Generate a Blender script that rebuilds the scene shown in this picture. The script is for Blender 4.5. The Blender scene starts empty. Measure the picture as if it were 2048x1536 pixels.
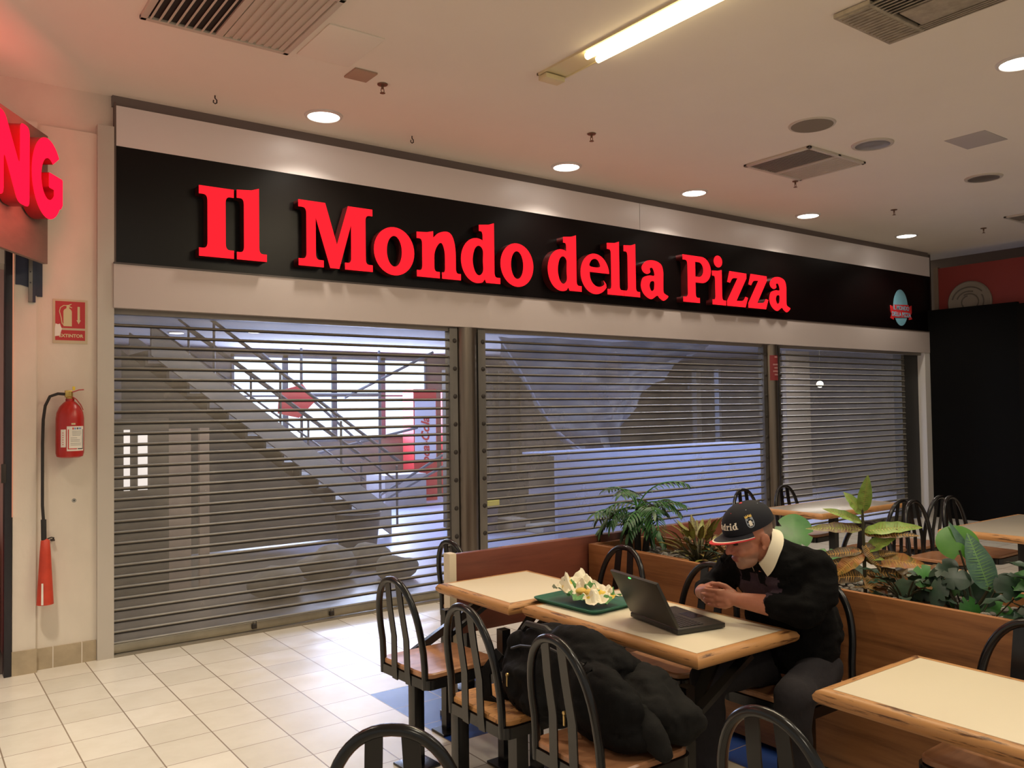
import bpy, bmesh, math, random
from math import sin, cos, pi, radians, sqrt
from mathutils import Vector, Matrix, Euler, noise

random.seed(7)
SC = bpy.context.scene
COL = SC.collection

# ------------------------------------------------------------------ materials
def srgb(r, g, b):
    f = lambda c: (c / 255 / 12.92) if c <= 10 else ((c / 255 + .055) / 1.055) ** 2.4
    return (f(r), f(g), f(b), 1)

class NT:
    def __init__(s, name):
        s.m = bpy.data.materials.new(name); s.m.use_nodes = True
        s.t = s.m.node_tree; s.t.nodes.clear()
        s.out = s.n('ShaderNodeOutputMaterial')
    def n(s, t, **kw):
        x = s.t.nodes.new(t)
        for k, v in kw.items(): setattr(x, k, v)
        return x
    def l(s, a, b): s.t.links.new(a, b)

def principled(nt, col, rough, metal=0.0, spec=0.5):
    p = nt.n('ShaderNodeBsdfPrincipled')
    p.inputs['Base Color'].default_value = col
    p.inputs['Roughness'].default_value = rough
    p.inputs['Metallic'].default_value = metal
    p.inputs['Specular IOR Level'].default_value = spec
    return p

def coords(nt, scale=(1, 1, 1), loc=(0, 0, 0)):
    tc = nt.n('ShaderNodeTexCoord'); mp = nt.n('ShaderNodeMapping')
    mp.inputs['Scale'].default_value = scale; mp.inputs['Location'].default_value = loc
    nt.l(tc.outputs['Object'], mp.inputs['Vector'])
    return mp.outputs['Vector']

def ramp(nt, fac, stops):
    r = nt.n('ShaderNodeValToRGB')
    e = r.color_ramp.elements
    while len(e) < len(stops): e.new(.5)
    for i, (p, c) in enumerate(stops): e[i].position = p; e[i].color = c
    nt.l(fac, r.inputs['Fac'])
    return r.outputs['Color']

def noise_tex(nt, vec, scale, detail=4, rough=.6):
    t = nt.n('ShaderNodeTexNoise'); t.inputs['Scale'].default_value = scale
    t.inputs['Detail'].default_value = detail; t.inputs['Roughness'].default_value = rough
    nt.l(vec, t.inputs['Vector']); return t.outputs['Fac']

def bump(nt, p, h, strength, dist=.01):
    b = nt.n('ShaderNodeBump'); b.inputs['Strength'].default_value = strength
    b.inputs['Distance'].default_value = dist
    nt.l(h, b.inputs['Height']); nt.l(b.outputs['Normal'], p.inputs['Normal'])

def mat(name, col, rough=.5, metal=0., spec=.5, var=.0, vscale=8., vs=(1, 1, 1), bmp=0., col2=None, bscale=None):
    nt = NT(name); p = principled(nt, col, rough, metal, spec)
    if var or col2:
        f = noise_tex(nt, coords(nt, vs), vscale)
        d = col2 or tuple(c * (1 - var) for c in col[:3]) + (1,)
        nt.l(ramp(nt, f, [(.3, d), (.7, col)]), p.inputs['Base Color'])
    if bmp:
        bump(nt, p, noise_tex(nt, coords(nt, vs), bscale or vscale), bmp)
    nt.l(p.outputs[0], nt.out.inputs[0]); return nt.m

def emis(name, col, strength):
    nt = NT(name); e = nt.n('ShaderNodeEmission'); e.inputs[0].default_value = col; e.inputs[1].default_value = strength
    nt.l(e.outputs[0], nt.out.inputs[0]); return nt.m

def wood(name, dark, light, vs, rough=.35, scale=6., sharp=False, bmp=.05):
    """grain runs along the axis whose scale is smallest"""
    nt = NT(name); p = principled(nt, light, rough)
    v = coords(nt, vs)
    f = noise_tex(nt, v, scale, 6, .65)
    st = [(.28, dark), (.5, tuple((a * .35 + b * .65) for a, b in zip(dark, light))), (.72, light)]
    if sharp: st = [(.36, dark), (.44, light), (.8, light)]
    nt.l(ramp(nt, f, st), p.inputs['Base Color'])
    if bmp: bump(nt, p, f, bmp, .004)
    nt.l(p.outputs[0], nt.out.inputs[0]); return nt.m

M = {}
M['black_metal'] = mat('black_metal', srgb(17, 17, 19), .24, 0, .5, var=.3, vscale=30)
M['black_plastic'] = mat('black_plastic', srgb(34, 33, 33), .45)
M['steel'] = mat('steel', srgb(138, 132, 124), .38, .75, var=.35, vscale=5, vs=(1, 1, .2))
M['slat_edge'] = mat('slat_edge_steel', srgb(134, 127, 114), .4, .2, var=.3, vscale=5)
M['slat_shade'] = mat('painted_slat_shadow', srgb(34, 29, 25), .8)
M['bolt_iron'] = mat('bolt_iron', srgb(52, 46, 42), .6, .3)
M['plaster'] = mat('plaster', srgb(222, 211, 196), .85, var=.14, vscale=2.2, vs=(1, 1, .6), bmp=.08, bscale=30)
M['ceiling'] = mat('ceiling_paint', srgb(234, 224, 212), .9, var=.05, vscale=.8)
M['white_panel'] = mat('white_panel', srgb(214, 208, 202), .35, var=.04, vscale=1.5)
M['grey_panel'] = mat('grey_panel', srgb(192, 183, 172), .45, var=.05, vscale=3)
M['sign_black'] = mat('sign_black', srgb(9, 4, 4), .32, 0, .2)
M['sign_red'] = emis('lit_red_acrylic', (1.0, .012, .020, 1), 1.7)
M['ng_red'] = emis('lit_pinkish_red_acrylic', (1.0, .006, .032, 1), 1.9)
M['letter_side'] = mat('dark_red_letter_edge', srgb(74, 20, 20), .3, var=.3, vscale=10)
M['ng_side'] = mat('red_letter_edge', srgb(150, 16, 28), .4)
M['fascia'] = mat('taupe_fascia', srgb(138, 112, 100), .7, var=.25, vscale=3, vs=(1, 1, 3))
M['navy'] = mat('navy_paint', srgb(44, 50, 72), .5, var=.3, vscale=9)
M['door_dark'] = mat('dark_door_metal', srgb(40, 38, 44), .4, .2, var=.3, vscale=4)
M['pink_wall'] = mat('pink_shop_wall', srgb(206, 160, 150), .8)
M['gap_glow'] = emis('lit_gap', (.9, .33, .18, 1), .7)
M['ext_red'] = mat('extinguisher_red', srgb(176, 36, 28), .3, var=.12, vscale=12)
M['horn_red'] = mat('horn_red', srgb(200, 62, 36), .5, var=.22, vscale=14)
M['rubber'] = mat('black_rubber', srgb(36, 33, 30), .6)
M['paper'] = mat('white_paper', srgb(228, 222, 210), .7)
M['ink'] = mat('dark_ink', srgb(60, 58, 60), .7)
M['ink_light'] = mat('grey_ink', srgb(150, 148, 142), .7)
M['ink_red'] = mat('red_ink', srgb(196, 40, 40), .6)
M['ink_blue'] = mat('blue_ink', srgb(90, 130, 190), .6)
M['signred'] = mat('sign_red_print', srgb(182, 44, 48), .5)
M['photolum'] = mat('pale_yellow_print', srgb(206, 194, 150), .5)
M['brass'] = mat('brass', srgb(190, 160, 90), .3, .9)
M['yellow'] = mat('yellow_plastic', srgb(220, 190, 50), .5)
M['laminate'] = mat('cream_laminate', srgb(226, 215, 190), .38, var=.02, vscale=3)
M['laminate_edge'] = mat('cream_edge', srgb(214, 200, 176), .5)
M['oak'] = wood('oak_edge', srgb(92, 58, 30), srgb(186, 136, 84), (2.2, .55, 9), .45, 9, True, .15)
M['seatwood'] = wood('seat_wood', srgb(138, 94, 64), srgb(178, 128, 92), (1.4, 9, 5), .32, 3)
M['seatworn'] = wood('worn_seat_wood', srgb(58, 36, 18), srgb(176, 124, 70), (6, 30, 12), .55, 3.0, True, .5)
M['plankwood'] = wood('planter_planks', srgb(104, 64, 34), srgb(164, 110, 66), (8, .9, 14), .42, 1.6)
M['redwood'] = wood('red_mahogany_board', srgb(98, 52, 40), srgb(124, 70, 54), (1.0, 6, 11), .35, 2)
M['soil'] = mat('planter_soil', srgb(58, 50, 44), .95, col2=srgb(128, 120, 112), vscale=28, bmp=.8)
M['green_tray'] = mat('green_tray', srgb(22, 98, 78), .42, var=.1, vscale=40)
M['laptop'] = mat('dark_laptop_shell', srgb(50, 48, 44), .42, .2, var=.15, vscale=60)
M['laptop_key'] = mat('laptop_keys', srgb(26, 25, 26), .5)
M['screen'] = mat('dark_screen', srgb(16, 18, 22), .2)
M['led'] = emis('green_led', (.1, 1, .15, 1), 3)
M['bag'] = mat('black_bag_nylon', srgb(11, 10, 10), .8, 0, .2, var=.35, vscale=18, bmp=.35)
M['bag_grey'] = mat('charcoal_cloth', srgb(30, 29, 28), .88, 0, .2, var=.4, vscale=9, bmp=.45)
M['gold'] = mat('gold_pull', srgb(200, 170, 110), .3, .8)
M['hoarding'] = mat('black_hoarding', srgb(9, 8, 8), .9, 0, .15, var=.15, vscale=1.2)
M['red_board'] = mat('dark_red_board', srgb(128, 40, 34), .55)
M['medal'] = mat('grey_relief', srgb(128, 118, 106), .7, var=.1, vscale=6)
M['medal_dark'] = mat('grey_relief_lines', srgb(92, 84, 76), .8)
M['vent'] = mat('vent_metal', srgb(196, 186, 172), .5, .1)
M['vent_dirty'] = mat('dirty_vent_metal', srgb(170, 158, 140), .7, var=.35, vscale=14)
M['vent_dark'] = mat('vent_dark', srgb(38, 34, 32), .8)
M['lamp_on'] = emis('lamp_lens', (1.0, .93, .82, 1), 9)
M['tube_on'] = emis('warm_tube', (1.0, .80, .42, 1), 9)
M['trough'] = mat('trough_cream', srgb(214, 200, 160), .5)
M['chrome'] = mat('chrome', srgb(190, 180, 172), .18, 1)
M['speaker'] = mat('speaker_mesh', srgb(128, 118, 104), .9)
M['patch'] = mat('grey_ceiling_patch', srgb(176, 168, 166), .9)
M['sprinkler'] = mat('sprinkler_metal', srgb(120, 92, 72), .5, .5)
M['win_glow'] = emis('daylight_glass', (.60, .76, 1.0, 1), 3.6)
def shop_floor():
    nt = NT('shop_floor'); p = principled(nt, srgb(170, 178, 214), .35)
    tc = nt.n('ShaderNodeTexCoord'); sep = nt.n('ShaderNodeSeparateXYZ'); nt.l(tc.outputs['Object'], sep.inputs[0])
    f = noise_tex(nt, coords(nt), 1.3)
    m = nt.n('ShaderNodeMath', operation='MULTIPLY_ADD'); nt.l(f, m.inputs[0]); m.inputs[1].default_value = 2.0; nt.l(sep.outputs['X'], m.inputs[2])
    d = nt.n('ShaderNodeMath', operation='DIVIDE'); nt.l(m.outputs[0], d.inputs[0]); d.inputs[1].default_value = 10.0
    nt.l(ramp(nt, d.outputs[0], [(.44, srgb(92, 86, 80)), (.52, srgb(160, 168, 202)), (.8, srgb(172, 180, 214))]), p.inputs['Base Color'])
    nt.l(p.outputs[0], nt.out.inputs[0]); return nt.m
M['shopfloor'] = shop_floor()
M['shopwall'] = mat('bare_concrete_wall', srgb(118, 112, 106), .9, var=.3, vscale=1.4)
M['shopceil'] = mat('shop_ceiling_paint', srgb(170, 168, 170), .9)
M['stringer'] = mat('pale_stair_stringer', srgb(156, 154, 152), .7, var=.15, vscale=3)
M['stairdark'] = mat('dark_stair', srgb(62, 60, 60), .8)
M['rail'] = mat('rail_metal', srgb(84, 88, 100), .5, .4)
M['sheet'] = mat('dusty_sheet', srgb(92, 97, 112), .5, var=.25, vscale=2)
M['rubble'] = mat('rubble_sack', srgb(128, 124, 120), .9, var=.3, vscale=7, bmp=.4)
M['skin_dummy'] = None

def tile_floor():
    nt = NT('floor_tiles'); p = principled(nt, srgb(220, 212, 200), .16, 0, .5)
    tc = nt.n('ShaderNodeTexCoord'); sep = nt.n('ShaderNodeSeparateXYZ'); nt.l(tc.outputs['Object'], sep.inputs[0])
    def math_(op, a, b=None, c=None):
        m = nt.n('ShaderNodeMath', operation=op)
        for i, v in enumerate((a, b, c)):
            if v is None: continue
            if isinstance(v, (int, float)): m.inputs[i].default_value = v
            else: nt.l(v, m.inputs[i])
        return m.outputs[0]
    S = .3
    u = math_('DIVIDE', math_('SUBTRACT', sep.outputs['X'], .4234), S)
    v = math_('DIVIDE', math_('SUBTRACT', sep.outputs['Y'], 4.4563), S)
    def line(t, w):
        fr = math_('FRACT', t)
        d = math_('MINIMUM', fr, math_('SUBTRACT', 1.0, fr))
        return math_('LESS_THAN', d, w)
    gx, gy = line(u, .011), line(v, .008)
    grout = math_('MAXIMUM', gx, gy)
    fu, fv = math_('FLOOR', u), math_('FLOOR', v)
    def between(t, a, b): return math_('MULTIPLY', math_('GREATER_THAN', t, a - .5), math_('LESS_THAN', t, b + .5))
    # the blue inlay: an L of blue tiles, and a second patch by the planter
    blue = math_('MULTIPLY', between(fu, 6, 8), between(fv, -1, -1))
    blue = math_('MAXIMUM', blue, math_('MULTIPLY', between(fu, 6, 6), between(fv, -3, -2)))
    blue = math_('MAXIMUM', blue, math_('MULTIPLY', between(fu, 9, 9), between(fv, -7, -6)))
    cmb = nt.n('ShaderNodeCombineXYZ'); nt.l(fu, cmb.inputs[0]); nt.l(fv, cmb.inputs[1])
    wn = nt.n('ShaderNodeTexWhiteNoise'); nt.l(cmb.outputs[0], wn.inputs['Vector'])
    cream = ramp(nt, wn.outputs['Value'], [(0, srgb(206, 198, 184)), (1, srgb(224, 216, 203))])
    dn = noise_tex(nt, coords(nt), 5, 5)
    dirt = ramp(nt, dn, [(.35, srgb(226, 222, 214)), (.6, (1, 1, 1, 1))])
    mx = nt.n('ShaderNodeMix', data_type='RGBA', blend_type='MULTIPLY'); mx.inputs[0].default_value = .3
    nt.l(cream, mx.inputs[6]); nt.l(dirt, mx.inputs[7])
    mb = nt.n('ShaderNodeMix', data_type='RGBA'); nt.l(blue, mb.inputs[0]); nt.l(mx.outputs[2], mb.inputs[6])
    mb.inputs[7].default_value = srgb(38, 66, 132)
    mg = nt.n('ShaderNodeMix', data_type='RGBA'); nt.l(grout, mg.inputs[0]); nt.l(mb.outputs[2], mg.inputs[6])
    mg.inputs[7].default_value = srgb(138, 122, 106)
    nt.l(mg.outputs[2], p.inputs['Base Color'])
    rr = ramp(nt, dn, [(.3, (.27, .27, .27, 1)), (.7, (.22, .22, .22, 1))])
    nt.l(rr, p.inputs['Roughness'])
    bump(nt, p, math_('SUBTRACT', 1.0, grout), .25, .002)
    nt.l(p.outputs[0], nt.out.inputs[0]); return nt.m
M['tiles'] = tile_floor()

def perforated():
    """galvanised sheet drilled with fine holes: half of the area lets light through"""
    nt = NT('perforated_steel')
    p = principled(nt, srgb(150, 144, 136), .45, .25)
    f = noise_tex(nt, coords(nt, (1, 1, .5)), 2.5, 5)
    nt.l(ramp(nt, f, [(.3, srgb(124, 117, 107)), (.7, srgb(172, 165, 154))]), p.inputs['Base Color'])
    bump(nt, p, noise_tex(nt, coords(nt, (2, 1, 1)), 9, 3), .35, .01)
    tr = nt.n('ShaderNodeBsdfTransparent'); mx = nt.n('ShaderNodeMixShader')
    d = noise_tex(nt, coords(nt, (.6, 1, .9), (3, 0, 0)), 1.2, 5)
    nt.l(ramp(nt, d, [(.3, (.47, .47, .47, 1)), (.7, (.60, .60, .60, 1))]), mx.inputs[0])
    nt.l(p.outputs[0], mx.inputs[1]); nt.l(tr.outputs[0], mx.inputs[2])
    nt.l(mx.outputs[0], nt.out.inputs[0]); return nt.m
M['perf'] = perforated()

def leafmat(name, cols, scale=9, rough=.4, veins=None):
    nt = NT(name); p = principled(nt, cols[0], rough)
    f = noise_tex(nt, coords(nt), scale, 4)
    n = len(cols); nt.l(ramp(nt, f, [(.28 + .44 * i / max(1, n - 1), c) for i, c in enumerate(cols)]), p.inputs['Base Color'])
    nt.l(p.outputs[0], nt.out.inputs[0]); return nt.m
M['palm'] = leafmat('palm_leaf', [srgb(18, 42, 28), srgb(40, 84, 42), srgb(62, 108, 56)], 22)
M['croton'] = leafmat('croton_leaf', [srgb(70, 78, 32), srgb(120, 122, 48), srgb(98, 58, 40), srgb(160, 140, 60)], 11)
M['croton_dark'] = leafmat('dark_croton_leaf', [srgb(66, 36, 28), srgb(86, 70, 34), srgb(110, 66, 36)], 12)
M['croton_green'] = leafmat('fresh_croton_leaf', [srgb(80, 118, 42), srgb(132, 160, 66), srgb(96, 130, 52)], 16)
M['croton_orange'] = leafmat('orange_croton_leaf', [srgb(84, 84, 34), srgb(150, 116, 46), srgb(164, 98, 42), srgb(96, 66, 34)], 20)
M['green'] = leafmat('green_leaf', [srgb(34, 84, 34), srgb(62, 124, 48)], 6)
M['bright_green'] = leafmat('bright_green_leaf', [srgb(58, 112, 28), srgb(84, 140, 44)], 5)
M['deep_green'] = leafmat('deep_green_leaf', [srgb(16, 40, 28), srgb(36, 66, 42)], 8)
M['bluegreen'] = leafmat('blue_green_leaf', [srgb(44, 82, 66), srgb(82, 118, 98), srgb(56, 92, 80)], 16)
M['vein'] = mat('pale_leaf_vein', srgb(150, 152, 74), .5); M['vein_orange'] = mat('orange_leaf_vein', srgb(196, 150, 70), .5); M['vein_green'] = mat('light_green_vein', srgb(112, 156, 96), .5)
M['stem'] = mat('plant_stem', srgb(58, 54, 32), .7)
M['trunk'] = mat('dark_trunk', srgb(34, 30, 26), .8)
M['sweater'] = mat('black_knit', srgb(11, 10, 10), .95, 0, .15, var=.3, vscale=60, bmp=.25, bscale=120)
M['sweater_purple'] = mat('purple_knit_pattern', srgb(58, 40, 50), .92, var=.25, vscale=60, bmp=.25, bscale=120)
M['trousers'] = mat('charcoal_trousers', srgb(46, 43, 46), .9, 0, .2, var=.15, vscale=50, bmp=.2, bscale=20)
M['shirt'] = mat('cream_shirt', srgb(232, 222, 196), .8)
M['cap'] = mat('navy_cap_cloth', srgb(13, 15, 27), .85, var=.2, vscale=90)
M['cap_grey'] = mat('cap_brim_cloth', srgb(36, 36, 44), .8, var=.2, vscale=90)
M['cap_red'] = mat('cap_red_cloth', srgb(196, 40, 44), .7)
M['thread_white'] = mat('white_thread', srgb(238, 228, 210), .7)
M['thread_gold'] = mat('gold_thread', srgb(214, 178, 86), .6)
M['thread_grey'] = mat('grey_thread', srgb(150, 158, 168), .6)
M['shoe'] = mat('black_shoe', srgb(24, 22, 22), .5)
M['globe'] = mat('light_blue_print', srgb(120, 172, 190), .5, var=.15, vscale=9)
M['ribbon'] = mat('red_print', srgb(190, 40, 44), .5)
M['coke_red'] = mat('red_poster', srgb(190, 40, 52), .5)

def skin():
    nt = NT('skin'); p = principled(nt, srgb(178, 120, 96), .5)
    a = nt.n('ShaderNodeVertexColor'); a.layer_name = 'tone'
    f = noise_tex(nt, coords(nt), 40, 4)
    mx = nt.n('ShaderNodeMix', data_type='RGBA', blend_type='MULTIPLY'); mx.inputs[0].default_value = .35
    nt.l(a.outputs[0], mx.inputs[6]); nt.l(ramp(nt, f, [(.3, (.7, .62, .6, 1)), (.7, (1, 1, 1, 1))]), mx.inputs[7])
    nt.l(mx.outputs[2], p.inputs['Base Color'])
    p.inputs['Subsurface Weight'].default_value = .08; p.inputs['Subsurface Radius'].default_value = (.01, .004, .002)
    bump(nt, p, noise_tex(nt, coords(nt), 120, 3), .12, .003)
    nt.l(p.outputs[0], nt.out.inputs[0]); return nt.m
M['skin'] = skin()

def wrapper():
    nt = NT('sandwich_paper'); p = principled(nt, srgb(236, 228, 200), .55)
    v = coords(nt)
    f = noise_tex(nt, v, 17, 1.5, .4); g = noise_tex(nt, coords(nt, (1, 1, 1), (4, 2, 1)), 15, 1.5, .4)
    a = ramp(nt, f, [(.60, srgb(238, 230, 206)), (.63, srgb(226, 192, 66))])
    mx = nt.n('ShaderNodeMix', data_type='RGBA')
    gf = nt.n('ShaderNodeMath', operation='GREATER_THAN'); nt.l(g, gf.inputs[0]); gf.inputs[1].default_value = .61
    nt.l(gf.outputs[0], mx.inputs[0]); nt.l(a, mx.inputs[6]); mx.inputs[7].default_value = srgb(92, 146, 84)
    nt.l(mx.outputs[2], p.inputs['Base Color']); nt.l(p.outputs[0], nt.out.inputs[0]); return nt.m
M['wrapper'] = wrapper()

# ------------------------------------------------------------------ mesh building
V3 = Vector
class MB:
    def __init__(s): s.v = []; s.f = []; s.mi = []
    def add(s, vs, fs, mi=0, T=None):
        b = len(s.v)
        s.v += [tuple(T @ Vector(p)) if T is not None else tuple(p) for p in vs]
        s.f += [tuple(b + i for i in f) for f in fs]; s.mi += [mi] * len(fs); return s
    def box(s, lo, hi, mi=0, T=None, bev=0.):
        if bev > 0:
            bm = bmesh.new(); bmesh.ops.create_cube(bm, size=1)
            for v in bm.verts:
                v.co = Vector([lo[i] + (v.co[i] + .5) * (hi[i] - lo[i]) for i in range(3)])
            bmesh.ops.bevel(bm, geom=bm.edges[:], offset=bev, segments=2, affect='EDGES', profile=.6)
            bm.verts.index_update()
            r = s.add([v.co.copy() for v in bm.verts], [[v.index for v in f.verts] for f in bm.faces], mi, T)
            bm.free(); return r
        (x0, y0, z0), (x1, y1, z1) = lo, hi
        return s.add([(x0, y0, z0), (x1, y0, z0), (x1, y1, z0), (x0, y1, z0), (x0, y0, z1), (x1, y0, z1), (x1, y1, z1), (x0, y1, z1)],
                     [(0, 3, 2, 1), (4, 5, 6, 7), (0, 1, 5, 4), (1, 2, 6, 5), (2, 3, 7, 6), (3, 0, 4, 7)], mi, T)
    def tube(s, pts, r, n=10, mi=0, T=None, closed=False, flat=None):
        """sweep a circle (radius r or list), or a flat w x t section if flat=(w,t,axis)"""
        P = [Vector(p) for p in pts]; m = len(P)
        rr = r if isinstance(r, (list, tuple)) else [r] * m
        rings = []; up = None
        for i in range(m):
            t = (P[(i + 1) % m] - P[i - 1]) if closed else (P[min(i + 1, m - 1)] - P[max(i - 1, 0)])
            t.normalize()
            if up is None:
                a = Vector((0, 0, 1)) if abs(t.z) < .9 else Vector((1, 0, 0))
                if flat: a = Vector(flat[2])
                up = (a - t * a.dot(t)).normalized()
            else:
                up = (up - t * up.dot(t))
                up = up.normalized() if up.length > 1e-6 else Vector((0, 0, 1))
            sd = t.cross(up)
            if flat:
                w, th = flat[0] / 2, flat[1] / 2
                rings.append([P[i] + sd * a_ * w + up * b_ * th for a_, b_ in ((-1, -1), (1, -1), (1, 1), (-1, 1))])
            else:
                rings.append([P[i] + (up * cos(2 * pi * k / n) + sd * sin(2 * pi * k / n)) * rr[i] for k in range(n)])
        k_ = len(rings[0]); vs = [p for ring in rings for p in ring]; fs = []
        for i in range(m if closed else m - 1):
            j = (i + 1) % m
            for k in range(k_):
                fs.append((i * k_ + k, i * k_ + (k + 1) % k_, j * k_ + (k + 1) % k_, j * k_ + k))
        if not closed:
            fs.append(tuple(range(k_))[::-1]); fs.append(tuple((m - 1) * k_ + k for k in range(k_)))
        return s.add(vs, fs, mi, T)
    def lathe(s, prof, n=20, mi=0, T=None, caps=True):
        vs = []; fs = []
        for (r, z) in prof:
            vs += [(r * cos(2 * pi * k / n), r * sin(2 * pi * k / n), z) for k in range(n)]
        for i in range(len(prof) - 1):
            for k in range(n):
                fs.append((i * n + k, i * n + (k + 1) % n, (i + 1) * n + (k + 1) % n, (i + 1) * n + k))
        if caps: fs.append(tuple(range(n))[::-1]); fs.append(tuple((len(prof) - 1) * n + k for k in range(n)))
        return s.add(vs, fs, mi, T)
    def ball(s, c, rad, mi=0, T=None, n=14, m=9, R=None):
        if isinstance(rad, (int, float)): rad = (rad,) * 3
        vs = []; fs = []
        for j in range(m + 1):
            th = pi * j / m
            for k in range(n):
                p = Vector((rad[0] * sin(th) * cos(2 * pi * k / n), rad[1] * sin(th) * sin(2 * pi * k / n), rad[2] * cos(th)))
                if R is not None: p = R @ p
                vs.append(p + Vector(c))
        for j in range(m):
            for k in range(n):
                fs.append((j * n + k, (j + 1) * n + k, (j + 1) * n + (k + 1) % n, j * n + (k + 1) % n))
        return s.add(vs, fs, mi, T)
    def prism(s, poly, z0, z1, mi=0, T=None):
        n = len(poly)
        vs = [(x, y, z0) for x, y in poly] + [(x, y, z1) for x, y in poly]
        fs = [tuple(range(n))[::-1], tuple(range(n, 2 * n))] + [(i, (i + 1) % n, n + (i + 1) % n, n + i) for i in range(n)]
        return s.add(vs, fs, mi, T)
    def mesh(s, name, mats):
        me = bpy.data.meshes.new(name); me.from_pydata([tuple(v) for v in s.v], [], s.f)
        for m in (mats if isinstance(mats, (list, tuple)) else [mats]): me.materials.append(m)
        me.polygons.foreach_set('material_index', s.mi); me.update(); return me

def shade(me, ang=35):
    me.polygons.foreach_set('use_smooth', [True] * len(me.polygons))
    bm = bmesh.new(); bm.from_mesh(me)
    bmesh.ops.recalc_face_normals(bm, faces=bm.faces)
    for e in bm.edges:
        e.smooth = not (len(e.link_faces) != 2 or e.calc_face_angle(0) > radians(ang))
    bm.to_mesh(me); bm.free()

def obj(name, mb, mats, parent=None, smooth=True, ang=35, loc=None, label=None):
    me = mb if isinstance(mb, bpy.types.Mesh) else mb.mesh(name, mats)
    if smooth: shade(me, ang)
    o = bpy.data.objects.new(name, me); COL.objects.link(o)
    if parent is not None: o.parent = parent
    if loc is not None: o.location = loc
    if label: o['label'] = label
    return o

def tag(o, label, cat, group=None, kind=None):
    o['label'] = label; o['category'] = cat
    if group: o['group'] = group
    if kind: o['kind'] = kind
    return o

def thing(name, label, cat, loc=(0, 0, 0), rz=0., group=None):
    o = bpy.data.objects.new(name, None); COL.objects.link(o)
    o.location = loc; o.rotation_euler = (0, 0, rz); o.empty_display_size = .1
    return tag(o, label, cat, group)

def struct(name, mb, mats, smooth=False):
    o = obj(name, mb, mats, None, smooth); o['kind'] = 'structure'; return o

def dup(root, loc=None, rz=None, label=None, group=None):
    r = root.copy(); COL.objects.link(r)
    if loc is not None: r.location = loc
    if rz is not None: r.rotation_euler = (0, 0, rz)
    if label: r['label'] = label
    if group: r['group'] = group
    for ch in list(root.children):
        c = ch.copy(); COL.objects.link(c); c.parent = r
        for g in list(ch.children):
            d = g.copy(); COL.objects.link(d); d.parent = c
    return r

def fillet(pts, seg=5):
    """polygon points (x,y[,r]); r rounds the corner"""
    out = []; n = len(pts)
    for i, p in enumerate(pts):
        if len(p) < 3 or p[2] == 0: out.append((p[0], p[1])); continue
        a = Vector(pts[i - 1][:2]); b = Vector(p[:2]); c = Vector(pts[(i + 1) % n][:2])
        r = p[2]; da = min(r, (a - b).length * .5); dc = min(r, (c - b).length * .5)
        A = b + (a - b).normalized() * da; C_ = b + (c - b).normalized() * dc
        for k in range(seg + 1):
            t = k / seg; q = A * (1 - t) ** 2 + b * 2 * t * (1 - t) + C_ * t * t
            out.append((q.x, q.y))
    return out

def smooth_loop(pts, k=6):
    out = []; n = len(pts)
    for i in range(n):
        p0, p1, p2, p3 = (Vector(pts[(i + d) % n]) for d in (-1, 0, 1, 2))
        for j in range(k):
            t = j / k
            q = .5 * ((2 * p1) + (p2 - p0) * t + (2 * p0 - 5 * p1 + 4 * p2 - p3) * t * t + (3 * p1 - p0 - 3 * p2 + p3) * t ** 3)
            out.append((q.x, q.y))
    return out

def ell(cx, cy, rx, ry, n=40, a0=0, a1=360):
    full = abs(a1 - a0) >= 360
    m = n if full else n + 1
    return [(cx + rx * cos(radians(a0 + (a1 - a0) * i / n)), cy + ry * sin(radians(a0 + (a1 - a0) * i / n))) for i in range(m)]

def plate(loops, depth):
    """solid letter/plate from 2-D loops (first outer, others holes): mesh in XY, thickness along Z from 0 to depth"""
    cu = bpy.data.curves.new('tmp', 'CURVE'); cu.dimensions = '2D'; cu.fill_mode = 'BOTH'; cu.extrude = depth / 2
    for lp in loops:
        sp = cu.splines.new('POLY'); sp.points.add(len(lp) - 1); sp.use_cyclic_u = True
        for i, (x, y) in enumerate(lp): sp.points[i].co = (x, y, 0, 1)
    o = bpy.data.objects.new('tmp', cu); COL.objects.link(o)
    dg = bpy.context.evaluated_depsgraph_get(); dg.update()
    me = bpy.data.meshes.new_from_object(o.evaluated_get(dg))
    bpy.data.objects.remove(o); bpy.data.curves.remove(cu)
    me.transform(Matrix.Translation((0, 0, depth / 2)))
    return me

def text_mesh(txt, size, depth=.001, bold=0., align='CENTER', shear=0.):
    cu = bpy.data.curves.new('tmp', 'FONT'); cu.body = txt; cu.size = size; cu.extrude = depth / 2
    cu.align_x = align; cu.align_y = 'CENTER'; cu.offset = bold; cu.shear = shear; cu.resolution_u = 3
    o = bpy.data.objects.new('tmp', cu); COL.objects.link(o)
    dg = bpy.context.evaluated_depsgraph_get(); dg.update()
    me = bpy.data.meshes.new_from_object(o.evaluated_get(dg))
    bpy.data.objects.remove(o); bpy.data.curves.remove(cu)
    me.transform(Matrix.Translation((0, 0, depth / 2)))
    return me

def setmat(me, mats):
    me.materials.clear()
    for m in (mats if isinstance(mats, (list, tuple)) else [mats]): me.materials.append(m)
    return me

# XY plate -> facing -Y in the world (x right, z up), front at -Y
FACE = Matrix(((1, 0, 0, 0), (0, 0, -1, 0), (0, 1, 0, 0), (0, 0, 0, 1)))

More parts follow.
